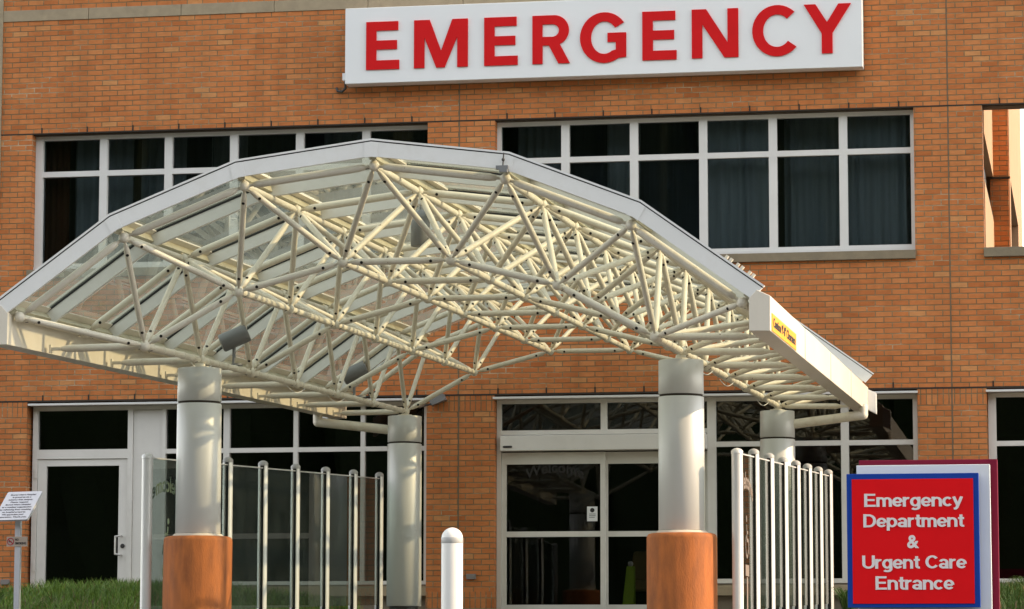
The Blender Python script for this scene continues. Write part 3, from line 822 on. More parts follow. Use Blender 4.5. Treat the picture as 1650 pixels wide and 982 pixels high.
# conduit along the two lower edge chords with clamps, as bright short lengths
for l in (0, 5):
    for k in range(NK - 1):
        p, q = Bn(l, k), Bn(l, k + 1)
        for t in (.12, .3, .48, .66, .84):
            c = p.lerp(q, t); d = (q - p).normalized(); m_ = MB()
            m_.rings(c - d * .016, d, [(0, .0305), (.003, .0345), (.029, .0345), (.032, .0305)], 14)
            m_.build("pipe_clamp", STEEL, CAN)
    for k in ((1, 3, 4) if l == 0 else (2, 3, 5)):
        m_ = MB(); p = Bn(l, k); pts = []
        for i in range(9):
            w_ = math.pi * (i / 8)
            pts.append(p + Vector((-.05 + .10 * i / 8, -.16 + .32 * i / 8, -.038 - .05 * math.sin(w_))))
        m_.path(pts, .0045, 6)
        m_.build("cable_loop", WHITE_MET, CAN)

# glazing: panels, bars across each facet, ridge beams along the folds
GL = .135
def G(l, v, dr):
    """point above fold line l at distance v along the roof, dr above the node circle; l may pass the last fold"""
    if l <= 0 or l >= 6:
        e, i = (0, 1) if l <= 0 else (6, 5)
        pe, pi = T(e, 0, dr), T(i, 0, dr); d = (pe - pi).normalized()
        p = pe + d * ((.055 if v < LEN - 1 else .055 if v < LEN + .05 else 0) if l < 0 or l > 6 else 0)
    else: p = T(l, 0, dr)
    return Vector((p.x, Y0 + v, p.z + SL * v))
LEN = NK * S
EDGES = [-1, 1, 2, 3, 4, 5, 7]
vs = [-.07] + [(k + .5) * S for k in range(NK)] + [LEN + .07]
def slab(mb, la, lb, v0, v1, r0, r1, m=0):
    mb.hexa([G(la, v0, r0), G(lb, v0, r0), G(lb, v1, r0), G(la, v1, r0), G(la, v0, r1), G(lb, v0, r1), G(lb, v1, r1), G(la, v1, r1)], m)
for i in range(6):
    la, lb = EDGES[i], EDGES[i + 1]
    for a, b in zip(vs[:-1], vs[1:]):
        m_ = MB(); slab(m_, la, lb, a + .004, b - .004, GL, GL + .012); m_.build("roof_glass", GLASS_ROOF, CAN)
    for v in vs[1:-1]:
        m_ = MB()
        slab(m_, la, lb, v - .028, v + .028, GL - .118, GL - .016, 0)
        slab(m_, la, lb, v - .034, v + .034, GL - .0155, GL - .001, 1)
        slab(m_, la, lb, v - .028, v + .028, GL + .0125, GL + .034, 2)
        m_.build("glazing_bar", [WHITE_MET, GASKET, FASCIA], CAN)
for l in range(7):
    m_ = MB()
    a0 = (l - 3) * DA; t = Vector((math.cos(a0), 0, -math.sin(a0))); n_ = Vector((math.sin(a0), 0, math.cos(a0)))
    def sec(v, w0, w1, h0, h1):
        p = Vector((XC, Y0 + v, ZC + SL * v)) + n_ * R1
        return [p + t * w0 + n_ * h0, p + t * w1 + n_ * h0, p + t * w1 + n_ * h1, p + t * w0 + n_ * h1]
    m_.loft(sec(-.05, -.03, .03, .05, .112), sec(LEN + .05, -.03, .03, .05, .112))
    m_.loft(sec(-.06, -.09, .09, .113, .124), sec(LEN + .06, -.09, .09, .113, .124), 1)
    m_.build("ridge_beam", [BEAMSHADE, FASCIA], CAN)
    if 0 < l < 6:
        m_ = MB(); m_.loft(sec(-.05, -.06, .06, GL + .0125, GL + .03), sec(LEN + .05, -.06, .06, GL + .0125, GL + .03)); m_.build("ridge_cap", WHITE_MET, CAN)

# white arch fascias front and rear with splice plates
for (yf, front) in ((Y0 - .115, True), (Y0 + LEN + .08, False)):
    v = yf - Y0
    up_ = 0 if front else .11
    def slab2(mb, la, lb, v0, v1, r0, r1, m=0):
        slab(mb, la, lb, v0, v1, r0 + up_, r1 + up_, m)
    for i in range(6):
        la, lb = EDGES[i], EDGES[i + 1]
        m_ = MB()
        slab2(m_, la, lb, v, v + .035, .065, .186, 0)
        slab2(m_, la, lb, v + .004, v + .035, .1865, .1955, 1)
        slab2(m_, la, lb, v - .006, v + .06, .196, .212, 0)
        m_.build("arch_fascia", [WHITE_MET, GASKET], CAN)
    for l in ((1, 2, 3, 4, 5) if front else ()):
        m_ = MB(); w_ = .055
        for nb in (l - 1, l + 1):
            nb_ = -1 if nb == 0 else (7 if nb == 6 else nb)
            def Q(dr): return G(l, v, dr), G(l, v, dr) + (G(nb_, v, dr) - G(l, v, dr)).normalized() * w_
            a0_, b0_ = Q(.060); a1_, b1_ = Q(.184)
            e = Vector((0, .004, 0)); o_ = Vector((0, -.006, 0))
            m_.hexa([a0_ + o_, b0_ + o_, b0_ - e * .3, a0_ - e * .3, a1_ + o_, b1_ + o_, b1_ - e * .3, a1_ - e * .3])
        m_.build("splice_plate", WHITE_MET, CAN)

for t in (.655, .69, .745, .78, .84, .87):
    a_, b_ = G(5, .04, .205), G(7, .04, .205); c_, d_ = G(5, .04, .246), G(7, .04, .246)
    p0, p1, q0, q1 = a_.lerp(b_, t), a_.lerp(b_, t + .018), c_.lerp(d_, t), c_.lerp(d_, t + .018); e = Vector((0, .05, 0))
    MB().hexa([p0, p1, p1 + e, p0 + e, q0, q1, q1 + e, q0 + e]).build("glazing_clip", FASCIA, CAN)
# side fascia beams (pointed top), rear end boxes, drain pipes
fr_ = [(10.548, -.43), (10.61, -.362), (10.718, -.412), (10.716, -.692), (10.548, -.690)]
YF, YR = Y0 - .12, Y0 + LEN + .10
def fas(pts, dx, dz):
    m_ = MB(); m_.loft([Vector((a, YF, c)) for a, c in pts], [Vector((a + dx, YR, c + dz)) for a, c in pts])
    return m_.build("side_fascia", FASCIA, CAN, bevel=.004)
FR = fas(fr_, -.085, .33)
lf_ = [(14.942 - .008 - a, c) for a, c in fr_]
FL = fas(lf_, -.068, .325)
for base, dx, dz, sg_ in ((fr_, -.085, .33, 1), (lf_, -.068, .325, -1)):
    xs = [p[0] for p in base]; xo = (max(xs) if sg_ > 0 else min(xs)) + dx
    zb0 = -.69 + dz - .012; x1_ = xo + .10 * sg_
    MB().loft([Vector((xo, YR - .12, zb0 + .02)), Vector((x1_, YR - .12, zb0 - .03)), Vector((x1_, YR - .12, zb0 + .215)), Vector((xo, YR - .12, zb0 + .262))], [Vector((xo, YR, zb0 + .02)), Vector((x1_, YR, zb0 - .03)), Vector((x1_, YR, zb0 + .215)), Vector((xo, YR, zb0 + .262))]).build("end_box", WHITE_MET, CAN, bevel=.004)
jn = MB()
for t in (.27, .52, .76):
    y = YF + (YR - YF) * t
    jn.box(10.717 - .085 * t, 10.7195 - .085 * t, y - .004, y + .004, -.69 + .33 * t, -.415 + .33 * t)
jn.build("panel_joint", SEALANT, CAN)
yb = Y0 + 6.5 * S
for (x0, x1, zo) in ((5.24, 4.20, .0), (9.64, 10.64, .0)):
    m_ = MB(); m_.path([(x0, yb, -.60), (x1, yb, -.48), (x1, yb, -.36)], .055, 14); m_.ball((x1, yb, -.48), .055, 14)
    m_.build("drain_pipe", STEEL, CAN)

# columns
def column(l, k, rear):
    p = Bn(l, k); cx, cy = p.x - .012, p.y
    ring = -.742 if rear else -.968
    top = -.425 if rear else -.655
    if rear: base = [(-2.655, .2)]
    zb = -2.655 if rear else -2.150
    m_ = MB(); m_.rings((cx, cy, 0), (0, 0, 1), [(zb, .197), (zb + .006, .2035), (ring - .016, .201), (ring - .010, .197)], 64)
    o = m_.build("column", COLUMN, CAN)
    m_ = MB(); m_.rings((cx, cy, 0), (0, 0, 1), [(ring - .012, .19), (ring + .012, .19)], 48); m_.build("joint_gap", DARK_JOINT, o)
    m_ = MB(); m_.rings((cx, cy, 0), (0, 0, 1), [(ring + .010, .196), (ring + .015, .2), (top - .004, .198), (top, .194)], 64); m_.build("column_cap", COLUMN, o)
    m_ = MB(); m_.rings((cx, cy, 0), (0, 0, 1), [(top, .085), (top + .018, .085), (top + .019, .05), (p.z - .03, .045)], 24); m_.build("column_pin", STEEL, o)
    if rear:
        m_ = MB(); m_.rings((cx, cy, 0), (0, 0, 1), [(-2.82, .17), (-2.645, .17)], 40); m_.build("column_plinth", DARKMET, o)
    else:
        m_ = MB(); m_.rings((cx, cy, 0), (0, 0, 1), [(-2.175, .235), (-2.152, .21)], 48); m_.build("mortar_bed", MORTAR, o)
        m_ = MB(); m_.rings((cx, cy, 0), (0, 0, 1), [(-2.158, .19), (-2.148, .19)], 48); m_.build("joint_gap", DARK_JOINT, o)
        N = 72; pr = [(-3.05, .308), (-2.22, .308), (-2.198, .304), (-2.183, .292), (-2.176, .27), (-2.172, .2)]
        vs_, fs_ = [], []
        rnd = [random.uniform(-.0022, .0022) for _ in range(N)]
        for zz, rr in pr:
            for i in range(N):
                a = 2 * math.pi * i / N; q = rr + rnd[i] + .002 * math.sin(5 * a + zz * 3)
                vs_.append((cx + q * math.cos(a), cy + q * math.sin(a), zz))
        for kk in range(len(pr) - 1):
            for i in range(N):
                j = (i + 1) % N; fs_.append((kk * N + i, kk * N + j, (kk + 1) * N + j, (kk + 1) * N + i))
        m_ = MB(); m_.add(vs_, fs_, 0, True); m_.add(vs_[-N:], [tuple(range(N))])
        m_.build("column_base", TERRA, o)
for l in (0, 5):
    column(l, 1, False); column(l, 6, True)

# ------------------------------------------------------------------ lamps and small fittings on the canopy
def cyl_lamp(pos, axis, length, rad, foot, label, group):
    pos = Vector(pos); ax = Vector(axis).normalized()
    t = thing("floodlight", tuple(foot), label, "floodlight", group)
    m_ = MB(); m_.rings(pos - ax * length / 2, ax, [(0, rad * .86), (.012, rad), (length - .01, rad), (length, rad * 1.03), (length + .004, rad * .96), (length - .05, rad * .9)], 28, 0, cap=False)
    m_.disc(pos - ax * (length / 2 - .003), -ax, rad * .86, 0, 28); m_.disc(pos + ax * (length / 2 - .06), ax, rad * .9, 1, 28)
    m_.build("housing", [LAMPGREY, DARKMET], t)
    m_ = MB(); f_ = Vector(foot)
    e = pos - Vector((0, 0, rad * .9))
    m_.tube(e, Vector((e.x, e.y, f_.z + .012)), .016, 10); m_.disc(f_ + Vector((0, 0, .01)), (0, 0, 1), .055, 0, 16, .01)
    m_.build("bracket", LAMPGREY, t)
    return t
p = Bn(0, 1).lerp(Bn(0, 2), .74)
cyl_lamp((p.x - .05, p.y, p.z + .30), (.80, .25, .38), .27, .088, (p.x - .02, p.y, p.z + .036), "grey cylinder floodlight standing on the lower chord just behind the left front column", "floodlights on the canopy")
p = Bn(0, 4).lerp(Bn(0, 5), .72)
cyl_lamp((p.x - .10, p.y, p.z + .31), (.80, .25, .38), .27, .088, (p.x - .02, p.y, p.z + .036), "grey cylinder floodlight standing on the lower chord near the left rear column", "floodlights on the canopy")
pc = T(3, 2)
DLt = thing("pendant_lamp", (pc.x - .29, pc.y - .3, pc.z - .33), "grey drum lamp hanging upright below the middle of the canopy vault", "lamp")
m_ = MB(); c0 = Vector((pc.x - .29, pc.y - .3, pc.z - .33))
m_.rings(c0, (0, 0, 1), [(0, .083), (.005, .088), (.26, .088), (.30, .075), (.325, .04), (.34, .02)], 28); m_.build("housing", LAMPGREY, DLt)
m_ = MB(); m_.path([c0 + Vector((0, 0, .34)), c0 + Vector((0, 0, .40)), c0 + Vector((.16, .2, .44))], .01, 8); m_.build("hanger", LAMPGREY, DLt)
# small sensor clamped at the fold of the front arch
pf = T(4, 0)
SEN = thing("arch_sensor", (pf.x + .005, Y0 - .13, pf.z + .06), "small grey fitting clamped to the front arch beside a fold", "sensor")
m_ = MB(); m_.box(pf.x - .05, pf.x + .05, Y0 - .165, Y0 - .122, pf.z + .055, pf.z + .085); m_.box(pf.x - .02, pf.x + .045, Y0 - .18, Y0 - .13, pf.z + .03, pf.z + .0545); m_.build("body", LAMPGREY, SEN)
m_ = MB(); m_.tube((pf.x + .005, Y0 - .145, pf.z + .086), (pf.x + .012, Y0 - .145, pf.z + .19), .006, 8); m_.ball((pf.x + .008, Y0 - .145, pf.z + .135), .014, 8); m_.build("stem", DARKMET, SEN)

# caution sign on the right fascia
CS = thing("clearance_sign", (10.70, -12, -.63), "yellow clearance warning sign on the outer face of the right fascia", "sign")
def fx(y): t = (y - YF) / (YR - YF); return 10.7185 - .085 * t, -.692 + .33 * t
ya, yb2 = -13.22, -11.0
(xa, za), (xb, zb_) = fx(ya), fx(yb2)
m_ = MB(); m_.hexa([(xa - .001, ya, za + .008), (xa + .004, ya, za + .008), (xb + .004, yb2, zb_ + .008), (xb - .001, yb2, zb_ + .008), (xa - .001, ya, za + .150), (xa + .004, ya, za + .150), (xb + .004, yb2, zb_ + .150), (xb - .001, yb2, zb_ + .150)])
m_.build("sign_plate", YELLOW, CS)
m_ = MB(); dirv = Vector((xb - xa, yb2 - ya, zb_ - za)).normalized()
text_on(m_, "Caution 9'-8\" Clearance", Vector((xa + .0045, ya + .08, za + .048)) + dirv * 0, dirv, (0, 0, 1), 2.05, .075, bold=.02, lift=.002)
m_.build("lettering", INK, CS)

# ------------------------------------------------------------------ glass wind screens on slotted posts
def screen(xp, y_first, step, n, z1, slope, label, side):
    t = thing("glass_screen", (xp, y_first + step * (n - 1) / 2, gz(y_first)), label, "wind screen", "glass screens under the canopy")
    for k in range(n):
        y = y_first + step * k
        zt = z1 + slope * step * k + (.0 if k else -.035); zb = gz(y) - .05
        if k == 0:
            m_ = MB(); m_.rings((xp, y, 0), (0, 0, 1), [(zb, .049), (zt - .055, .049)], 28)
            o = m_.build("post", POST, t)
            r = .051
        else:
            m_ = MB(); r = .05
            for s in (-1, 1):
                a0 = math.acos(.42)
                pts = [(xp + s * r * math.cos(a), y + r * math.sin(a)) for a in [a0 * (-1 + 2 * i / 10) for i in range(11)]]
                m_.loft([Vector((a, b, zb)) for a, b in pts], [Vector((a, b, zt - .055)) for a, b in pts], 0)
            m_.box(xp - .0205, xp + .0205, y - .025, y + .025, zb, zt - .057, 1)
            o = m_.build("post", [POST, GASKET], t)
        m_ = MB(); m_.rings((xp, y, 0), (0, 0, 1), [(zt - .054, r + .001), (zt - .03, r + .002), (zt - .014, r * .8), (zt - .004, r * .45), (zt, r * .1)], 28)
        m_.build("post_cap", POSTCAP if k else POST, o)
        if k < n - 1:
            y2 = y + step; zt2 = z1 + slope * step * (k + 1)
            m_ = MB()
            a, b = y + .03, y2 - .03
            m_.hexa([(xp - .006, a, gz(a) + .12), (xp + .006, a, gz(a) + .12), (xp + .006, b, gz(b) + .12), (xp - .006, b, gz(b) + .12), (xp - .006, a, zt - .085 + (.035 if not k else 0)), (xp + .006, a, zt - .085 + (.035 if not k else 0)), (xp + .006, b, zt2 - .085), (xp - .006, b, zt2 - .085)])
            gp = m_.build("glass_panel", GLASS_SCREEN, t)
            m_ = MB(); za_ = zt - .0845 + (.035 if not k else 0); zb_ = zt2 - .0845
            m_.hexa([(xp - .01, a, za_), (xp + .01, a, za_), (xp + .01, b, zb_), (xp - .01, b, zb_), (xp - .01, a, za_ + .012), (xp + .01, a, za_ + .012), (xp + .01, b, zb_ + .012), (xp - .01, b, zb_ + .012)])
            m_.build("top_rail", POST, gp)
            if k == 0:
                # welcome lettering and access symbol, read from outside
                s = side; yd = Vector((0, -s, 0)) if s < 0 else Vector((0, 1, 0))
                xs = xp + s * .0065; c = y + step / 2
                m_ = MB()
                dirv = Vector((0, -1, 0)) if s < 0 else Vector((0, 1, 0))
                org = Vector((xs, c - dirv.y * .5, zt - .42))
                text_on(m_, "Welcome", org, dirv, (0, 0, 1), 1.0, .15, bold=.02, lift=.0015, arc=.10)
                cc = Vector((xs + s * .0008, c, zt - .78))
                def pl2(pts, w): 
                    for (a1, b1), (a2, b2) in zip(pts[:-1], pts[1:]):
                        p1 = cc + dirv * a1 + Vector((0, 0, b1)); p2 = cc + dirv * a2 + Vector((0, 0, b2)); dd = (p2 - p1).normalized(); nn = Vector((1, 0, 0)).cross(dd) * w
                        m_.prism([p1 - nn, p2 - nn, p2 + nn, p1 + nn], (s * .001, 0, 0))
                pl2([(-.02, .14), (0, .0), (.10, .0), (.15, -.12)], .016)
                pl2([(-.01, .07), (.08, .07)], .013)
                pl2([(.10 * math.cos(R(a)) - .01, -.05 + .10 * math.sin(R(a))) for a in range(120, 350, 20)], .014)
                m_.disc(cc + dirv * -.03 + Vector((0, 0, .19)), (s, 0, 0), .03, 0, 14, .001)
                pl2([(-.14, -.27), (.14, -.27)], .05); pl2([(0, -.33), (0, -.62)], .05)
                m_.build("lettering", DECAL if s < 0 else DECALBR, gp)
    return t
screen(4.80, -10.71, 1.333, 8, -1.385, .0372, "glass wind screen left of the entrance, behind the left columns", -1)
screen(10.15, -10.68, 1.378, 8, -1.40, .0375, "glass wind screen right of the entrance, between right columns and red sign", 1)

# ------------------------------------------------------------------ red entrance sign
RS = thing("entrance_sign", (11.9, -14, -3.05), "red and blue sign for the emergency department and urgent care entrance", "sign")
MB().box(11.36, 12.352, -14.06, -14.0, -2.886, -1.876).build("front_panel", PANELBLUE, RS, bevel=.003)
MB().box(11.40, 12.311, -14.066, -14.061, -2.856, -1.917).build("red_face", PANELRED, RS)
MB().box(11.43, 12.435, -13.97, -13.88, -2.93, -1.806).build("white_panel", SIGNWHITE, RS, bevel=.003)
MB().box(11.44, 12.487, -13.85, -13.72, -2.98, -1.76).build("maroon_panel", MAROON, RS, bevel=.003)
m_ = MB()
for x in (11.55, 12.2): m_.box(x - .04, x + .04, -13.96, -13.74, -3.1, -2.9)
m_.box(11.6, 12.2, -14.0, -13.88, -2.7, -2.1)
m_.build("sign_frame", DARKMET, RS)
m_ = MB()
for txt, x0, x1, zt, zb in (("Emergency", 11.492, 12.226, -2.027, -2.127), ("Department", 11.484, 12.238, -2.182, -2.282), ("&", 11.812, 11.901, -2.340, -2.440), ("Urgent Care", 11.472, 12.250, -2.494, -2.594), ("Entrance", 11.570, 12.155, -2.650, -2.752)):
    if txt == "&": text_on(m_, txt, (x0, -14.0665, zb), (1, 0, 0), (0, 0, 1), x1 - x0, zt - zb, bold=.03, lift=.003); continue
    stroke_text(m_, txt, (x0, -14.0665, zb), (1, 0, 0), (0, 0, 1), x1 - x0, zt - zb)
m_.build("lettering", LETTERW, RS)

# ------------------------------------------------------------------ bollard
BO = thing("bollard", (8.19, -13.5, gz(-13.5)), "white round bollard with a grey band in front of the entrance", "bollard")
m_ = MB(); zt = -2.236; r = .086
m_.rings((8.19, -13.5, 0), (0, 0, 1), [(-3.1, r), (zt - r, r)] + [(zt - r + r * math.sin(R(a)), r * math.cos(R(a))) for a in (15, 30, 45, 60, 75, 86)], 36)
m_.build("sleeve", BOLLARD, BO)
m_ = MB(); m_.rings((8.19, -13.5, 0), (0, 0, 1), [(-2.362, r + .0005), (-2.360, r + .0015), (-2.318, r + .0015), (-2.316, r + .0005)], 36, cap=False); m_.build("band", BOLBAND, BO)

# ------------------------------------------------------------------ tobacco notice on a post, with a no smoking plate
yN = -9.0
NB = thing("notice_stand", (2.98, yN, gz(yN)), "white tilted notice board about a tobacco free campus on a thin post", "notice stand")
m_ = MB(); m_.box(2.955, 3.007, yN - .026, yN + .026, gz(yN) - .05, -1.93); m_.build("post", NOTICE, NB)
tau, psi = R(40), R(32)
cx_ = Vector((math.cos(psi - .26), -math.sin(psi - .26), 0))          # along the lower edge
fw = Vector((math.sin(psi - .26), math.cos(psi - .26), 0))           # horizontal direction the board leans away to
up = fw * math.sin(tau) + Vector((0, 0, math.cos(tau)))
nr = cx_.cross(up)
ctr = Vector((2.975, yN - .02, -1.80)); W2, H2 = .205, .185
pts = []
for (sx, sy) in ((-1, -1), (1, -1), (1, 1), (-1, 1)):
    for a in (0, 30, 60, 90):
        ang = {(-1, -1): 180, (1, -1): 270, (1, 1): 0, (-1, 1): 90}[(sx, sy)] + a
        pts.append(ctr + cx_ * (sx * (W2 - .018) + .018 * math.cos(R(ang))) + up * (sy * (H2 - .018) + .018 * math.sin(R(ang))))
m_ = MB(); m_.prism(pts, nr * -.022); m_.build("board", NOTICE, NB)
m_ = MB()
lines = ["Sacred Heart Hospital", "is proud to be a", "tobacco free campus.", "Please respect", "Sacred Heart Hospital", "as a medical organization", "by refraining from smoking", "on hospital property.", "We appreciate your", "cooperation. Thank you."]
wid = [.30, .22, .29, .21, .30, .35, .37, .28, .26, .36]
for i, (t_, w_) in enumerate(zip(lines, wid)):
    text_on(m_, t_, ctr + up * (.135 - i * .0325) + nr * .001, cx_, up, w_, .017, bold=.02, lift=.0012, center=True)
m_.build("lettering", INKGREY, NB)
NS = thing("no_smoking_plate", (2.98, yN - .035, -2.19), "small no smoking plate fixed across the notice post", "sign")
m_ = MB(); m_.box(2.875, 3.085, yN - .034, yN - .027, -2.195, -2.10); m_.build("plate", PLATE, NS)
m_ = MB(); cc = Vector((2.915, yN - .036, -2.1475))
ro = [(math.cos(2 * math.pi * i / 24), math.sin(2 * math.pi * i / 24)) for i in range(24)]
for i in range(24):
    j = (i + 1) % 24
    m_.prism([cc + Vector((ro[i][0] * .036, 0, ro[i][1] * .036)), cc + Vector((ro[j][0] * .036, 0, ro[j][1] * .036)), cc + Vector((ro[j][0] * .028, 0, ro[j][1] * .028)), cc + Vector((ro[i][0] * .028, 0, ro[i][1] * .028))], (0, .0015, 0))
m_.prism([cc + Vector((-.024, 0, .016)), cc + Vector((-.017, 0, .023)), cc + Vector((.024, 0, -.016)), cc + Vector((.017, 0, -.023))], (0, .0015, 0))
m_.box(cc.x - .018, cc.x + .012, cc.y + .0004, cc.y + .0018, cc.z - .006, cc.z + .004, 1)
text_on(m_, "NO", (2.962, yN - .0345, -2.140), (1, 0, 0), (0, 0, 1), .035, .022, bold=.03, m=1, lift=.0015)
text_on(m_, "SMOKING", (2.962, yN - .0345, -2.175), (1, 0, 0), (0, 0, 1), .112, .022, bold=.03, m=1, lift=.0015)
m_.build("lettering", [NORED, INK], NS)

# ------------------------------------------------------------------ paper on the door, floor sign and chair inside
PN = thing("door_notice", (7.15, .16, -1.57), "white paper notice taped to the left sliding door glass", "notice")
m_ = MB(); m_.box(7.075, 7.205, .163, .166, -1.575, -1.395); m_.build("sheet", SIGNWHITE, PN)
m_ = MB(); m_.disc((7.14, .1625, -1.44), (0, -1, 0), .028, 0, 14, .0008); m_.box(7.1, 7.18, .1617, .1625, -1.49, -1.484); m_.box(7.1, 7.18, .1617, .1625, -1.51, -1.504); m_.box(7.1, 7.17, .1617, .1625, -1.53, -1.524); m_.build("print", INK, PN)
WF = thing("floor_sign", (7.55, 0.500, -2.70), "lime green folding floor sign standing inside the entrance doors", "floor sign")
m_ = MB(); m_.hexa([(7.46, 0.430, -2.70), (7.60, 0.430, -2.70), (7.60, 0.450, -2.70), (7.46, 0.450, -2.70), (7.51, 0.550, -2.12), (7.61, 0.550, -2.12), (7.61, 0.570, -2.12), (7.51, 0.570, -2.12)]); m_.build("front_board", LIME, WF)
m_ = MB(); m_.hexa([(7.46, 0.690, -2.70), (7.60, 0.690, -2.70), (7.60, 0.710, -2.70), (7.46, 0.710, -2.70), (7.51, 0.575, -2.12), (7.61, 0.575, -2.12), (7.61, 0.595, -2.12), (7.51, 0.595, -2.12)]); m_.build("rear_board", LIME, WF)
m_ = MB(); m_.ball((7.555, 0.570, -2.09), .035, 12); m_.build("grip", LETTERW, WF)
CH = thing("lobby_chair", (7.62, 1.2, -2.72), "tan upholstered chair in the dark lobby behind the lime floor sign", "chair")
MB().box(7.42, 7.95, .95, 1.5, -2.42, -2.28).build("seat", TAN, CH, bevel=.03)
m_ = MB(); m_.hexa([(7.42, 1.42, -2.28), (7.95, 1.42, -2.28), (7.95, 1.52, -2.28), (7.42, 1.52, -2.28), (7.45, 1.52, -1.9), (7.92, 1.52, -1.9), (7.92, 1.62, -1.9), (7.45, 1.62, -1.9)]); m_.build("backrest", TAN, CH, bevel=.03)
for x in (7.45, 7.92):
    for y in (.98, 1.47): MB().box(x - .02, x + .02, y - .02, y + .02, -2.72, -2.42).build("leg", DARKMET, CH)

# wall outlets and the junction box on the pier
for (x, z, lab) in ((5.655, -2.255, "small grey outlet cover low on the brick pier behind the bollard"), (-.375, -2.30, "small grey outlet cover low on the brick at the far left edge")):
    o = MB().box(x - .06, x + .06, -.03, -.002, z - .032, z + .032).build("outlet_cover", OUTLET, bevel=.004); tag(o, lab, "outlet")
JB = thing("junction_box", (5.28, -.02, -.12), "grey junction box with a cable at the top of the middle brick pier", "junction box")
m_ = MB(); m_.hexa([(5.16, -.12, -.14), (5.34, -.12, -.07), (5.34, -.003, -.07), (5.16, -.003, -.14), (5.13, -.12, -.06), (5.31, -.12, .01), (5.31, -.006, .01), (5.13, -.006, -.06)]); m_.build("case", LAMPGREY, JB)
m_ = MB(); m_.path([(5.16, -.1, -.12), (5.08, -.4, -.18), (4.98, -1.0, -.25), (5.0, -1.7, -.34)], .012, 8); m_.build("cable", GASKET, JB)

# ------------------------------------------------------------------ the wood across the car park, seen only as a dark reflection
tl = MB(); nx = 150
for row in range(3):
    for i in range(nx):
        x = -130 + 280 * i / nx + random.uniform(-1.5, 1.5); y = -82 - row * 6 + random.uniform(-2, 2)
        hgt = random.uniform(31, 36) + row * 2 + 3 * math.sin(x * .06); r = random.uniform(2.2, 3.6)
        vs_, fs_ = [], []; N = 9; K = 7
        for k in range(K + 1):
            t = k / K; rr = r * (math.sin(math.pi * min(1, t * .9 + .1)) ** .6) + .15
            for j in range(N):
                a = 2 * math.pi * j / N; q = rr * random.uniform(.7, 1.25)
                vs_.append((x + q * math.cos(a), y + q * math.sin(a), -6.2 + hgt * t + random.uniform(-.5, .5)))
        for k in range(K):
            for j in range(N): fs_.append((k * N + j, k * N + (j + 1) % N, (k + 1) * N + (j + 1) % N, (k + 1) * N + j))
        fs_.append(tuple(K * N + j for j in range(N)))
        tl.add(vs_, fs_)
tag(tl.build("wood", WOODG), None, None, kind="stuff")

# ------------------------------------------------------------------ planting
def bed(name, x0, x1, y0, y1, h, label=None):
    m_ = MB(); nx, ny = 24, 10
    vs_ = []
    for j in range(ny + 1):
        for i in range(nx + 1):
            u, v = i / nx, j / ny; xx = x0 + (x1 - x0) * u; yy = y0 + (y1 - y0) * v
            e = min(u, 1 - u, v, 1 - v) * 5; e = min(1, e)
            vs_.append((xx, yy, gz(yy) + .008 + h(xx, yy) * e))
    m_.add(vs_, [(j * (nx + 1) + i, j * (nx + 1) + i + 1, (j + 1) * (nx + 1) + i + 1, (j + 1) * (nx + 1) + i) for j in range(ny) for i in range(nx)], 0, True)
    return tag(m_.build(name, SOIL), None, None, kind="structure")
def hL(x, y): return .05 + .19 * max(0, min(1, (x - .3) / 1.6))
def edge(x, y, x0, x1, y0, y1):
    return min(1, max(0, min((x - x0) / (x1 - x0), (x1 - x) / (x1 - x0), (y - y0) / (y1 - y0), (y1 - y) / (y1 - y0))) * 5)
bed("planting_bed", -3.0, 4.55, -6.6, -.15, hL)
bed("planting_bed", 10.9, 18.0, -6.6, -.15, lambda x, y: .16)
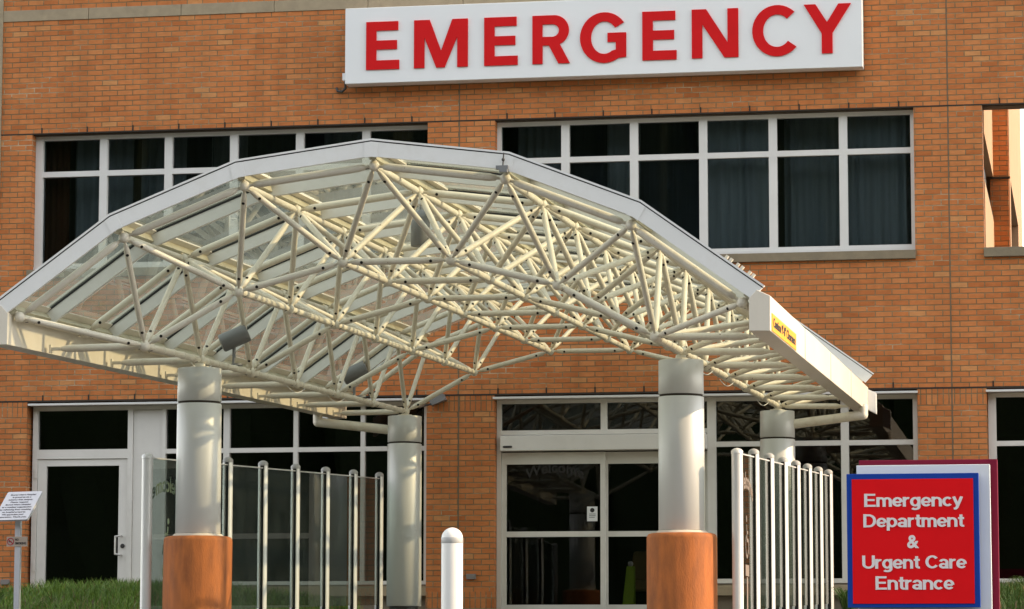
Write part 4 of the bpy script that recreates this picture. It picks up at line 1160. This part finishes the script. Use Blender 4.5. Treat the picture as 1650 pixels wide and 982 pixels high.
def blades(mb, n, xr, yr, hr, wr, hfun, keep=None):
    for _ in range(n):
        x, y = random.uniform(*xr), random.uniform(*yr)
        if keep and not keep(x, y): continue
        z = gz(y) + hfun(x, y) - .005; h = random.uniform(*hr); w_ = random.uniform(*wr)
        a = random.uniform(0, 2 * math.pi); ln_ = random.uniform(.15, .8) * h; d = Vector((math.cos(a), math.sin(a), 0)); s = Vector((-d.y, d.x, 0)) * w_
        p0 = Vector((x, y, z)); p1 = p0 + d * ln_ * .3 + Vector((0, 0, h * .6)); p2 = p0 + d * ln_ + Vector((0, 0, h * random.uniform(.8, 1)))
        m = 0 if random.random() > .07 else 1
        mb.add([p0 - s, p0 + s, p1 + s * .8, p1 - s * .8, p2], [(0, 1, 2, 3), (3, 2, 4)], m)
g = MB()
def clump(x, y): return (math.sin(x * 3.1 + 1.3 * math.sin(y * 2.2)) + math.sin(y * 4.3 + x * 1.7)) > -.75
hLe = lambda x, y: hL(x, y) * edge(x, y, -3.0, 4.55, -6.6, -.15)
blades(g, 30000, (-.5, 4.5), (-6.7, -.5), (.08, .24), (.003, .006), hLe, lambda x, y: (clump(x, y) or y < -5) and (x > 1.15 or random.random() < .75))
tag(g.build("grass", [GRASS, STRAW]), None, None, kind="stuff")
g = MB()
hRe = lambda x, y: .16 * edge(x, y, 10.9, 18.0, -6.6, -.15)
blades(g, 18000, (10.95, 16.5), (-6.7, -.4), (.12, .28), (.003, .006), hRe)
tag(g.build("grass", [SHRUBG, STRAW]), None, None, kind="stuff")
def tuft(x, y, h, n, label):
    m_ = MB()
    for _ in range(n):
        a = random.uniform(0, 2 * math.pi); hh = h * random.uniform(.55, 1); ln_ = h * random.uniform(.2, .8); d = Vector((math.cos(a), math.sin(a), 0)); s = Vector((-d.y, d.x, 0)) * random.uniform(.003, .007)
        p0 = Vector((x, y, gz(y) + .1)) + d * random.uniform(0, .06); p1 = p0 + d * ln_ * .35 + Vector((0, 0, hh * .65)); p2 = p0 + d * ln_ * .8 + Vector((0, 0, hh)); p3 = p0 + d * ln_ * 1.15 + Vector((0, 0, hh * .88))
        m_.add([p0 - s, p0 + s, p1 + s, p1 - s, p2 + s * .7, p2 - s * .7, p3], [(0, 1, 2, 3), (3, 2, 4, 5), (5, 4, 6)])
    tag(m_.build("grass_tuft", SHRUBG), label, "plant")
tuft(10.85, -7.4, .22, 120, "dark green grass tuft at the left foot of the red sign")
tuft(12.5, -3.0, .34, 220, "tall grass tuft under the window right of the red sign")
tuft(2.88, -9.5, .30, 110, "bright grass tuft at the foot of the notice post")

# ------------------------------------------------------------------ lift the whole layout so that the pavement at the wall lies near z = 0
for o in list(SC.objects):
    if "_o" in o: del o["_o"]
    if o.parent is None: o.location.z += Z0
